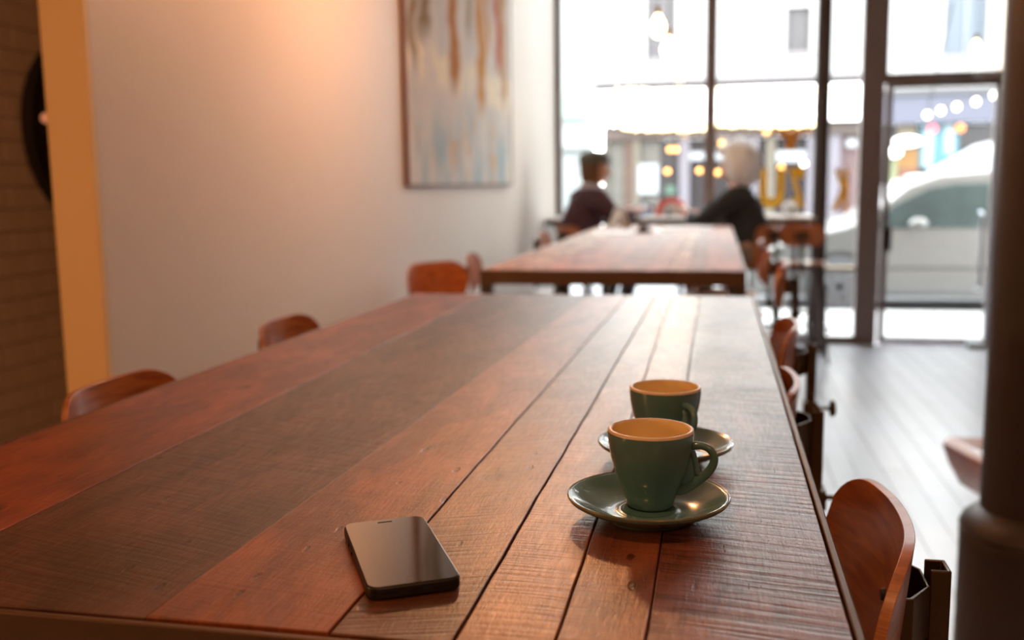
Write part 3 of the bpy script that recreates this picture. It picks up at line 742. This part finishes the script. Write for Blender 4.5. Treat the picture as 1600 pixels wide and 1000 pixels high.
def bake(o, extra=None):
    """turn the skinned chains (plus a sculpted head) into one plain mesh"""
    bpy.context.view_layer.update(); dg = bpy.context.evaluated_depsgraph_get()
    bm = bmesh.new(); bm.from_mesh(o.evaluated_get(dg).to_mesh())
    if extra: extra(bm)
    for md in list(o.modifiers): o.modifiers.remove(md)
    me = bpy.data.meshes.new(o.data.name); bm.to_mesh(me); bm.free(); me.materials.append(o.data.materials[0]); o.data = me
    for p in me.polygons: p.use_smooth = True
def sculpt_head(bm, c, f, u=V((0, 0, 1))):
    f = V(f).normalized(); sd = f.cross(u).normalized(); u = sd.cross(f)
    r = bmesh.ops.create_icosphere(bm, subdivisions=5, radius=1)
    for v in r['verts']:
        n = v.co.normalized(); nf, ns, nu = n.x, n.y, n.z
        x, y, z = nf * .095, ns * .076, nu * .118
        if nu < 0: y *= 1 - .34 * nu * nu; x *= 1 - (.42 if nf < 0 else .12) * nu * nu
        g = lambda a, b_, wa, wb: math.exp(-((ns - a) / wa) ** 2 - ((nu - b_) / wb) ** 2)
        if nf > 0:
            x += .026 * g(0, -.16, .13, .15) + .010 * g(0, .0, .09, .16) + .010 * g(0, -.80, .3, .16) + .005 * g(0, .26, .6, .12) + .004 * g(0, -.47, .25, .06)
            x -= .010 * g(.36, .08, .17, .13) + .010 * g(-.36, .08, .17, .13)
        v.co = c + f * x + sd * y + u * z
def hand_chains(P, E, Rts, wrist, d, up, s=1.0):
    """palm + five bent fingers as separate chains rooted inside the palm"""
    d = V(d).normalized(); up = V(up); up = (up - up.dot(d) * d).normalized(); sd = d.cross(up); w_ = V(wrist)
    i0 = len(P); P += [(tuple(w_), .022 * s), (tuple(w_ + d * .045 * s), (.032 * s, .016 * s)), (tuple(w_ + d * .085 * s), (.034 * s, .014 * s))]; E += [(i0, i0 + 1), (i0 + 1, i0 + 2)]; Rts.append(i0)
    for k_, (off, ln) in enumerate(((-.027, .066), (-.009, .078), (.009, .073), (.026, .057))):
        b0 = w_ + d * .07 * s + sd * off * s; i = len(P)
        P += [(tuple(b0), .010 * s), (tuple(b0 + d * ln * .45 * s + up * .004), .009 * s), (tuple(b0 + d * ln * .8 * s - up * .010 * s), .008 * s), (tuple(b0 + d * ln * s - up * .028 * s), .007 * s)]
        E += [(i, i + 1), (i + 1, i + 2), (i + 2, i + 3)]; Rts.append(i)
    b0 = w_ + d * .025 * s - sd * .022 * s; i = len(P)
    P += [(tuple(b0), .012 * s), (tuple(b0 + d * .025 * s - sd * .025 * s), .011 * s), (tuple(b0 + d * .055 * s - sd * .032 * s - up * .008), .009 * s)]
    E += [(i, i + 1), (i + 1, i + 2)]; Rts.append(i)
def person(label, loc, rz, lean, headoff, look, armL, armR, top_m, trouser_m, hair, scarf=None):
    """local frame: faces +X, seat under origin at z .72; lean = forward shift of chest"""
    t = thing('person', label, 'person', loc, rz)
    ps_, ch, nk = V((-.02, 0, .80)), V((lean * .6, 0, 1.05)), V((lean, 0, 1.23))
    nk2 = nk + V((.03, 0, .06)); hd = nk2 + V(headoff)
    lk = V(look).normalized()
    P = []; E = []; R = [0]
    def add(c, r, par=None):
        P.append((tuple(c), r)); i = len(P) - 1
        if par is not None: E.append((par, i))
        return i
    pel = add(ps_, .115); c1 = add((ps_ + ch) / 2 + V((-.015, 0, 0)), .095, pel); c2 = add(ch, .10, c1); c3 = add(nk - V((0, 0, .03)), .06, c2)
    n1 = add(nk2, .050, c3); h0 = add(hd - V((0, 0, .045)) - lk * .02, .050, n1); h1 = add(hd - lk * .02, .04, h0)
    up = V((0, 0, 1)); sd = lk.cross(up).normalized()
    arms = {}
    for s_, A in ((1, armL), (-1, armR)):
        sh = nk + V((0, s_ * .17, -.045)); a = add(nk + V((0, s_ * .10, -.04)), .052, c3); b_ = add(sh, .048, a); e_ = add(A[0], .043, b_); wv = add(A[1], .026, e_)
        arms[s_] = (nk + V((0, s_ * .10, -.04)), sh, V(A[0]), V(A[1]))
    legs = {}
    for s_ in (1, -1):
        hp = add(ps_ + V((.02, s_ * .085, -.03)), .085, pel); k_ = add((.40, s_ * .13, .74), .058, hp); an = add((.30, s_ * .12, .33), .038, k_); ft = add((.42, s_ * .13, .265), .033, an)
        legs[s_] = (ps_ + V((.02, s_ * .085, -.03)), V((.40, s_ * .13, .74)), V((.30, s_ * .12, .33)), V((.42, s_ * .13, .265)))
    for s_ in (1, -1):
        a = arms[s_]; hand_chains(P, E, R, a[3], (a[3] - a[2]), (0, 0, 1), .95)
    body = skin('body', P, E, SKIN_, t, tuple(R)); bake(body, lambda bm: sculpt_head(bm, hd, lk)); fuse(body, .0055, 3)
    # clothes
    Q = [(tuple(ps_ - V((0, 0, .02))), (.150, .175)), (tuple((ps_ + ch) / 2 + V((-.015, 0, 0))), (.128, .160)), (tuple(ch), (.140, .18)), (tuple(nk - V((0, 0, .03))), (.088, .11)), (tuple(nk + V((.012, 0, .015))), .062)]
    EE = [(0, 1), (1, 2), (2, 3), (3, 4)]; QR = [0]
    for s_ in (1, -1):
        a = arms[s_]; i = len(Q); Q += [(tuple(a[0]), .088), (tuple(a[1]), .088), (tuple(a[2]), .062), (tuple(a[2].lerp(a[3], .82)), .040)]
        EE += [(i, i + 1), (i + 1, i + 2), (i + 2, i + 3)]; QR.append(i)
    i = len(Q); Q += [(tuple(arms[1][1]), .074), (tuple(nk + V((-.01, .07, -.045))), .088), (tuple(nk + V((-.01, -.07, -.045))), .088), (tuple(arms[-1][1]), .074)]; EE += [(i, i + 1), (i + 1, i + 2), (i + 2, i + 3)]; QR.append(i)
    sw = skin('sweater', Q, EE, top_m, t, tuple(QR)); bake(sw); fuse(sw, .010, 8)
    Q = [(tuple(ps_ - V((0, 0, .075))), .165), (tuple(ps_ + V((0, 0, .0))), .165), (tuple(ps_ + V((0, 0, .10))), .135)]; EE = [(0, 1), (1, 2)]; QR = [0]
    for s_ in (1, -1):
        l = legs[s_]; i = len(Q); Q += [(tuple(l[0] - V((.10, 0, .01))), .100), (tuple(l[0]), .106), (tuple(l[1]), .076), (tuple(l[2]), .054)]; EE += [(i, i + 1), (i + 1, i + 2), (i + 2, i + 3)]; QR.append(i)
    tz = skin('trousers', Q, EE, trouser_m, t, tuple(QR)); bake(tz); fuse(tz, .011, 6)
    for s_ in (1, -1):
        l = legs[s_]; skin('shoe', [(tuple(l[2] - V((.02, 0, .03))), .045), (tuple(l[3]), .042), (tuple(l[3] + V((.07, 0, -.008))), .034)], [(0, 1), (1, 2)], M['black'], t)
    for s_ in (1, -1):
        MB().sphere(hd + lk * .078 + sd * s_ * .029 + V((0, 0, .010)), .0115, 12, 8).build('eye', M['white'], t)
        MB().sphere(hd + lk * .0862 + sd * s_ * .029 + V((0, 0, .010)), .005, 10, 6).build('iris', M['black'], t)
        MB().sphere(hd - lk * .008 + sd * s_ * .077 - V((0, 0, .008)), .028, 12, 10, (.55, .45, 1)).build('ear', SKIN_, t)
    MB().tube([hd + lk * (.088 - .004 * q * q) + sd * q * .020 - V((0, 0, .054 - .002 * q * q)) for q in (-1, 0, 1)], .005, 8).build('mouth', mat('lip', (.45, .12, .1), .5), t)
    hair(t, hd, lk, sd)
    if scarf: MB().tube([nk2 + V((.012 + .072 * math.cos(a), .078 * math.sin(a), -.035 + .018 * math.cos(a + 2.6))) for a in [2 * PI * i / 24 for i in range(24)]], .026, 10, closed=True).build('scarf', scarf, t)
    return t
def hair_cap(m, puff, long_=0, seed=1, hat=None):
    def f(t, hd, lk, sd):
        random.seed(seed)
        b = MB(); r = bmesh.ops.create_uvsphere(b.bm, u_segments=64, v_segments=40, radius=1)
        for v in r['verts']:
            n = v.co.normalized(); fr = n.dot(lk)
            # leave the face open: pull forward part in and up
            rad = .098 + puff
            low = max(0, -n.z)
            p = V((n.x * rad, n.y * rad, n.z * (rad * 1.02) + .018))
            if fr > .25 and n.z < .45: p -= lk * (fr - .15) * .085
            if n.z < -.35 and not long_: p.z = max(p.z, -.055); p *= .9
            if long_ and n.z < -.1: p.z -= long_ * (-n.z) * (1 if fr < .35 else .15)
            wob = math.sin(n.x * 17 + seed) * math.sin(n.y * 19) * math.sin(n.z * 15 + 2) + .35 * math.sin(n.x * 41) * math.sin(n.y * 37 + 1) * math.sin(n.z * 39)
            p += n * (wob * (.010 + puff * .25) + random.uniform(-.0015, .002))
            v.co = hd + p - lk * .016
        b.build('hair', m, t, angle=180)
        if hat:
            hm = hat; b2 = MB()
            b2.lathe([(.112, .0), (.118, .02), (.108, .055), (.075, .085), (0, .095)], 32, c=tuple(hd + V((0, 0, .045)) - lk * .012)); b2.build('hat', hm, t, .003)
            MB().lathe([(.1, 0), (.135, -.004), (.137, .002), (.1, .01)], 32, c=tuple(hd + V((0, 0, .05)) - lk * .004)).build('brim', hm, t)
    return f
person('person in plum sweater and dark cap seated at the left end of the window bar', (-1.00, 7.15, 0), .62, .07, (.045, 0, .105), (1, -.35, -.05),
       (( .24, .17, 1.02), (.42, .06, 1.085)), ((.22, -.20, 1.02), (.45, -.10, 1.085)),
       mat('plum_knit', (.085, .040, .052), .9, bump=.5, bscale=90), mat('grey_denim', (.10, .10, .12), .8),
       hair_cap(mat('brown_hair', (.16, .075, .035), .7, var=.4, scale=40), .004, .07, 3, mat('olive_cap', (.10, .10, .075), .8)), mat('lilac_scarf', (.50, .48, .56), .8))
person('white-haired person in charcoal shirt seen from behind, leaning over the window bar', (.205, 7.10, 0), 2.85, .055, (.01, .0, .105), (1, .25, -.35),
       ((.30, .20, 1.0), (.42, .06, 1.08)), ((.27, -.22, 1.0), (.44, -.08, 1.08)),
       mat('charcoal_cloth', (.030, .034, .040), .85, bump=.4, bscale=60), mat('tan_cloth', (.28, .19, .13), .8),
       hair_cap(white_hair, .060, .03, 5))

# ------------------------------------------------------------------ street
def gmat(name, c, r=.8, *a, **k): return mat(name, tuple(x * .52 for x in c), r, *a, **k)   # street colours darkened so the bright sky does not blow them out
struct(box('trim_3', gmat('door_step', (.5, .5, .5)), -1.6, 4.3, 8.05, 8.35, -.16, -.001))
struct(box('ground_pavement', gmat('pavement_concrete', (.42, .42, .42), .8, bump=.3, bscale=10), -30, 30, 8.3, 10.5, -.2, -.03))
struct(box('ground_street', gmat('asphalt', (.22, .22, .23), .85, bump=.4, bscale=40), -30, 30, 10.5, 19.5, -.3, -.14))
struct(box('ground_far_pavement', gmat('pavement_concrete', (.42, .42, .42)), -30, 30, 19.5, 22.2, -.25, -.03))

YB_ = 22.0
stucco = gmat('pale_stucco', (.42, .41, .40), .85, bump=.2, bscale=6)
def R(px0, py0, px1, py1, Y=YB_):
    a = at(px0, py0, Y); b_ = at(px1, py1, Y); return min(a.x, b_.x), max(a.x, b_.x), min(a.z, b_.z), max(a.z, b_.z)
def slab(name, m, rect, y0, y1, parent, off=(0, 0), bevel=.01): return MB().box(rect[0] - off[0], rect[1] - off[0], y0, y1, rect[2], rect[3]).build(name, m, parent, bevel)
bd = thing('shop_building', 'pale building across the street with a lit sign over brown shop windows', 'building', (.3, YB_, 0))
OX = .3
bw_ = lambda a, b_, c, d: (a, b_, c, d)
# upper wall with window openings in front of a dark recess
wins = [R(1010, -60, 1056, 90), R(1229, 12, 1266, 80)]
x0b, x1b = -2.75, 3.15
ztop = 8.5; zs = 3.42
cols = sorted([x0b, x1b] + [q for w_ in wins for q in w_[:2]])
for i in range(len(cols) - 1):
    a, b_ = cols[i], cols[i + 1]
    hit = [w_ for w_ in wins if abs(w_[0] - a) < 1e-6]
    if hit:
        w_ = hit[0]
        slab('wall', stucco, (a, b_, zs, w_[2]), 0, .3, bd, (OX, 0), 0); slab('wall', stucco, (a, b_, w_[3], ztop), 0, .3, bd, (OX, 0), 0)
        wn = slab('window', gmat('window_reveal', (.22, .2, .2)), (a - .04, b_ + .04, w_[2] - .07, w_[2]), -.06, .1, bd, (OX, 0))
        slab('pane', gmat('dark_pane', (.075, .065, .07), .3, spec=.3), (a, b_, w_[2], w_[3]), .16, .18, wn, (OX, 0))
        mid = (a + b_) / 2
        slab('sash', gmat('sash_paint', (.16, .15, .155)), (a + (b_ - a) * (.48), b_ if i > 3 else mid + .03, w_[2], w_[3]), .12, .16, wn, (OX, 0))
    else: slab('wall', stucco, (a, b_, zs, ztop), 0, .3, bd, (OX, 0), 0)
slab('cornice', gmat('grey_cornice', (.05, .04, .045)), (R(930, 138, 1350, 138)[0], 3.1, 3.33, 3.50), -.25, 0, bd, (OX, 0))
sr = R(962, 145, 1348, 199)
slab('sign_board', mat('lit_sign_face', (.95, .95, .92), .6, emit=(1, .97, .9), estr=.6), (sr[0], sr[1], 2.56, 3.28), -.30, -.10, bd, (OX, 0))
slab('sign_bracket', gmat('tan_timber', (.16, .11, .06)), R(951, 165, 957, 200), -.2, 0, bd, (OX, 0))
slab('fascia', gmat('brown_fascia', (.075, .052, .045)), (-2.5, 3.05, 2.26, 2.56), -.12, .1, bd, (OX, 0))
brown = gmat('brown_timber', (.075, .036, .022)); lil = gmat('lilac_pilaster', (.16, .145, .17)); tanp = gmat('tan_pilaster', (.12, .10, .075))
gdark = gmat('shop_glass_dark', (.035, .03, .032), .25, spec=.25); gpale = gmat('shop_glass_pale', (.13, .12, .105), .5, spec=.2); poster = gmat('white_poster', (.35, .37, .40))
slab('shop_window', gdark, (-2.5, 3.05, -.03, 2.26), .12, .16, bd, (OX, 0))
for px0, px1, m_, nm in ((943, 950, tanp, 'pilaster'), (950, 975, gpale, 'shop_panel'), (976, 990, brown, 'door_post'), (990, 1000, tanp, 'pilaster'), (1000, 1030, gpale, 'shop_panel'), (1062, 1076, lil, 'pilaster'), (1140, 1150, gpale, 'shop_panel'), (1168, 1182, lil, 'pilaster'), (1197, 1208, tanp, 'pilaster'), (1262, 1272, lil, 'pilaster'), (1296, 1308, lil, 'pilaster'), (1308, 1345, gmat('dusky_pink_panel', (.12, .07, .07)), 'shop_panel')):
    q = R(px0, 212, px1, 400); dd = {'pilaster': -.08, 'door_post': -.05, 'shop_panel': .06}[nm]
    slab(nm, m_, (q[0], q[1], -.03, 2.26), dd, .14, bd, (OX, 0))
for rect in ((998, 257, 1029, 303), (1078, 238, 1100, 250), (1118, 238, 1128, 250), (1213, 236, 1258, 253), (1322, 218, 1338, 230)):
    slab('poster', poster, R(*rect), -.10, -.085, bd, (OX, 0))
slab('stall_riser', gmat('pale_riser', (.12, .10, .09)), (-2.5, 3.05, -.03, .35), -.05, .12, bd, (OX, 0))
slab('planter', gmat('green_planter', (.06, .11, .08)), R(1040, 290, 1056, 304), -.15, -.10, bd, (OX, 0))
slab('awning_strip', gmat('orange_strip', (.22, .09, .02)), R(1205, 200, 1268, 206), -.16, -.11, bd, (OX, 0))
lampm = glow('amber_lamp', (1, .40, .10), 1.6); lampw = glow('warm_white_lamp', (1, .86, .66), 6)
k_ = 0
for px, py in ((1047, 234), (1056, 234), (1043, 268), (1093, 267), (1122, 270), (1198, 206), (1128, 224), (1221, 262), (1256, 256)):
    p = at(px, py, YB_ - .35); o = MB().sphere((0, 0, 0), .055, 14, 8).build('shop_lamp', lampw if k_ in (8,) else lampm); o.location = p
    tag(o, ['amber lamp inside the shop across, upper of the pair left of the grey pilaster', 'amber lamp touching its right neighbour in the shop across', 'round amber lamp lowest above the green planter', 'amber lamp left of the thin brown mullion', 'amber lamp by the cheek of the white-haired person', 'orange lamp under the sign right of the white hair', 'orange lamp just right of the thin brown mullion', 'dim amber lamp above the yellow letters', 'bright warm white lamp beside the slim column'][k_], 'lamp', 'lamps of the shop across'); k_ += 1

def bulb_string(name, label, pts, r, m, ends=(), group=None):
    ends = list(ends); t = thing('string_lights' , label, 'lights', pts[0], 0, group); o0 = V(pts[0])
    MB().tube([V(p) - o0 + V((0, 0, .04)) for p in (ends[:1] + list(pts) + ends[1:])], .006, 6).build('cable', M['black'], t)
    first_ = None
    for p in pts:
        if first_ is None: first_ = MB().sphere((0, 0, 0), r, 12, 8, (1, 1, 1.15)).build('bulb', m, t)
        else: q = first_.copy(); COL.objects.link(q); q.parent = t; q.location = V(p) - o0; continue
        first_.location = (0, 0, 0)
    return t
sb_ = glow('string_bulb', (1, .72, .36), 5)
yy = YB_ - .335
def rowpts(a, b_, n_, jit, sgz):
    return [at(a + (b_ - a) * i / (n_ - 1) + random.uniform(-2, 2), sgz + random.uniform(-jit, jit), yy) for i in range(n_)]
random.seed(4)
bulb_string('s', 'lower row of warm fairy lights along the sign, left of the mullion', rowpts(976, 1106, 26, 2.0, 200), .045, sb_)
bulb_string('s', 'lower row of warm fairy lights along the sign, right of the mullion', rowpts(1118, 1268, 24, 1.5, 195), .040, sb_)
bulb_string('s', 'upper row of warm fairy lights above the sign, left of the mullion', rowpts(966, 1106, 16, 2, 142), .035, sb_)
bulb_string('s', 'upper row of warm fairy lights above the sign, right of the mullion', rowpts(1118, 1270, 22, 1.5, 141), .035, sb_)
p5 = [at(px, py, 10.2) for px, py in ((1449, 180), (1470, 173), (1495, 167), (1525, 159), (1553, 149))]
bulb_string('s', 'five large round bulbs on a rising cable seen through the door glass', p5, .030, glow('festoon_bulb', (1, .86, .70), 3), ends=((1.75, 8.31, 2.6), (3.6, 8.31, 3.1)))

# right-hand shop
rb = thing('corner_shop', 'shop across the street with grey-blue fascia and turquoise window, seen through the door', 'building', (5, YB_, 0)); OR = 5
wr = R(1480, -60, 1541, 84)
for q in ((3.15, wr[0], 3.1, 8.5), (wr[0], wr[1], 3.1, wr[2]), (wr[1], 9.5, 3.1, 8.5)): slab('wall', stucco, q, 0, .3, rb, (OR, 0), 0)
wn = slab('window', gmat('window_reveal', (.45, .42, .42)), (wr[0] - .04, wr[1] + .04, wr[2] - .08, wr[2]), -.06, .1, rb, (OR, 0))
slab('pane', gmat('blue_grey_pane', (.10, .12, .15), .4, spec=.3), wr, .14, .18, wn, (OR, 0)); slab('sash', gmat('pale_sash', (.19, .21, .25)), (wr[0] + .4, wr[0] + .48, wr[2], wr[3]), .10, .14, wn, (OR, 0))
slab('drain_pipe', gmat('grey_pipe', (.1,.1,.12)), R(1561, -60, 1567, 98), -.1, -.02, rb, (OR, 0))
slab('fascia', gmat('grey_blue_fascia', (.095, .098, .135)), (3.15, 9.5, 2.45, 3.02), -.25, .1, rb, (OR, 0))
slab('fascia_cap', gmat('fascia_cap_grey', (.08, .077, .083)), (3.15, 9.5, 3.02, 3.15), -.30, .1, rb, (OR, 0))
slab('shop_window', gdark, (3.15, 9.5, -.03, 2.45), .1, .14, rb, (OR, 0))
slab('cream_panel', gmat('cream_panel', (.17, .14, .10)), R(1402, 192, 1432, 214), -.02, .02, rb, (OR, 0))
slab('orange_panel', gmat('ochre_panel', (.24, .12, .03)), R(1402, 232, 1434, 262), -.02, .02, rb, (OR, 0))
slab('rust_panel', gmat('rust_panel', (.17, .07, .04)), R(1402, 262, 1434, 282), -.02, .02, rb, (OR, 0))
slab('green_post', gmat('lime_post', (.2, .22, .12)), R(1386, 245, 1400, 300), -.03, .02, rb, (OR, 0))
slab('turquoise_panel', gmat('turquoise_light_panel', (.035, .15, .20), .4), R(1438, 193, 1496, 262), -.02, .02, rb, (OR, 0))
for q in ((1444, 195, 1456, 262), (1477, 194, 1489, 240)): slab('light_strip', gmat('pale_cyan_strip', (.3, .40, .43), .4), R(*q), -.04, -.02, rb, (OR, 0))
for px, py, c in ((1457, 201, (.85, .12, .14)), (1500, 200, (.8, .22, .06))):
    p = at(px, py, YB_ - .1); MB().sphere((p.x - OR, -.1, p.z), .09, 14, 8).build('signal_lamp', mat('signal_%d' % px, c, .4, emit=c, estr=.6), rb)
for px, py, sx in ((1418, 221, 2.2), (1397, 238, 1.2)):  # two emissive white ovals in front of the shop
    p = at(px, py, YB_ - .3); MB().sphere((p.x - OR, -.3, p.z), .13, 16, 10, (sx, 1, .8)).build('white_oval', glow('white_oval_mat', (1, 1, 1), 3), rb)

# left-hand pale building
lb = thing('white_shop', 'bright white shop with a mint fascia at the far left across the street', 'building', (-6, YB_, 0))
slab('wall', gmat('white_render', (.36, .38, .37)), (-12, -2.75, -.03, 8.5), 0, .3, lb, (-6, 0), 0)
slab('fascia', gmat('mint_fascia', (.24, .32, .28)), (-12, -2.85, 2.75, 3.3), -.2, 0, lb, (-6, 0))
slab('ledge', gmat('grey_ledge', (.12, .13, .13)), (-12, -2.85, 2.05, 2.12), -.15, 0, lb, (-6, 0))
slab('shop_window', gmat('pale_glass', (.2, .23, .23), .4), (-6, -3.1, .5, 2.0), -.03, 0, lb, (-6, 0))

# ------------------------------------------------------------------ vehicles
def car(name, label, loc, prof, glassprof, wheels, wid, m, rw=.31, flip=False):
    t = thing(name, label, 'car', loc)
    RX = Matrix.Rotation(PI / 2, 4, 'X')
    MB().prism(prof, -wid, 0, RX).build('body', m, t, .05, 4, angle=60)
    for gp in glassprof:
        MB().prism(gp, -.02, .012, RX).build('side_window', gmat('car_glass', (.045, .07, .07), .25, var=.6, scale=4, spec=.3), t, .006)
    for wx in wheels:
        for yy_ in (-.012, wid - .2):
            ar_ = MB().lathe([(0, 0), (rw + .06, 0), (rw + .06, .006), (0, .006)], 36, mtx=Matrix.Translation((wx, yy_ + .006, rw + .01)) @ Matrix.Rotation(PI / 2, 4, 'X')).build('wheel_arch', mat('arch_black', (.02, .02, .02), .8), t)
            wl = MB().lathe([(0, -.10), (rw * .7, -.10), (rw * .95, -.10), (rw, -.08), (rw, .08), (rw * .95, .10), (rw * .68, .10), (rw * .66, .085), (0, .085)], 36, mtx=Matrix.Translation((wx, yy_ + .07, rw)) @ Matrix.Rotation(PI / 2, 4, 'X')).build('wheel', mat('tyre', (.05, .05, .055), .8), t)
            hb = MB()
            for a in range(7):
                aa = a * 2 * PI / 7; hb.bar((wx, yy_ - .035, rw), (wx + rw * .62 * math.cos(aa), yy_ - .035, rw + rw * .62 * math.sin(aa)), .05, .02, (0, 1, 0))
            hb.lathe([(0, .112), (rw * .2, .112), (rw * .2, .09), (rw * .60, .09), (rw * .64, .10), (rw * .68, .09), (0, .088)], 30, mtx=Matrix.Translation((wx, yy_ + .07, rw)) @ Matrix.Rotation(PI / 2, 4, 'X'))
            hb.build('hub_cap', gmat('alloy', (.2, .2, .21), .45, .4), wl)
    return t
silver = gmat('silver_paint', (.17, .17, .165), .4, .2, var=.02, coat=.6)
cp = [(-.95, .22), (-.92, .55), (-.80, .68), (-.3, .86), (.10, .96), (.30, 1.04), (.70, 1.38), (1.0, 1.49), (1.6, 1.54), (2.8, 1.53), (3.3, 1.46), (3.55, 1.02), (3.62, .80), (3.60, .25), (3.4, .20), (-.8, .20)]
gp1 = [(.32, .93), (.58, 1.17), (.90, 1.34), (1.15, 1.385), (1.55, 1.40), (1.55, .93)]
gp2 = [(1.66, .93), (1.66, 1.40), (2.75, 1.40), (3.10, 1.34), (3.25, .95)]
sc_car = car('estate_car', 'silver estate car parked outside the glass door, front wheel to the left', (1.25, 10.95, -.14), cp, [gp1, gp2], (.04, 2.75), 1.72, silver)
MB().box(-.5, 3.3, -.012, .004, .50, .53).build('side_moulding', gmat('grey_moulding', (.09, .09, .09), .5), sc_car, .004)
MB().box(.40, 2.4, -.012, .01, .20, .27).build('sill', mat('sill_black', (.05, .05, .05), .6), sc_car, .01)
MB().box(2.018, 2.030, -.006, .01, .35, 1.42).build('door_gap', M['black'], sc_car)
MB().box(1.75, 1.92, -.03, .0, .80, .83).build('door_handle', silver, sc_car, .008)
MB().sphere((.80, -.10, .98), .10, 16, 10, (1, .6, .65)).build('wing_mirror', silver, sc_car)
MB().sphere((-.80, .05, .60), .12, 16, 10, (1, .9, .6)).build('headlight', mat('lens', (.8, .85, .85), .1), sc_car)
wp = gmat('white_car_paint', (.50, .51, .52), .4, coat=.3)
vp = [(.05, .3), (.05, 1.2), (.12, 1.48), (.40, 1.66), (.9, 1.95), (1.5, 2.09), (4.3, 2.12), (4.6, 1.2), (4.6, .35)]
car('suv', 'white tall car in the road behind the silver one', (2.95, 14.6, -.14), vp, [[(.45, 1.25), (.75, 1.60), (2.0, 1.68), (2.0, 1.25)], [(2.1, 1.25), (2.1, 1.68), (4.1, 1.66), (4.25, 1.25)]], (1.0, 3.7), 1.8, wp, .34)
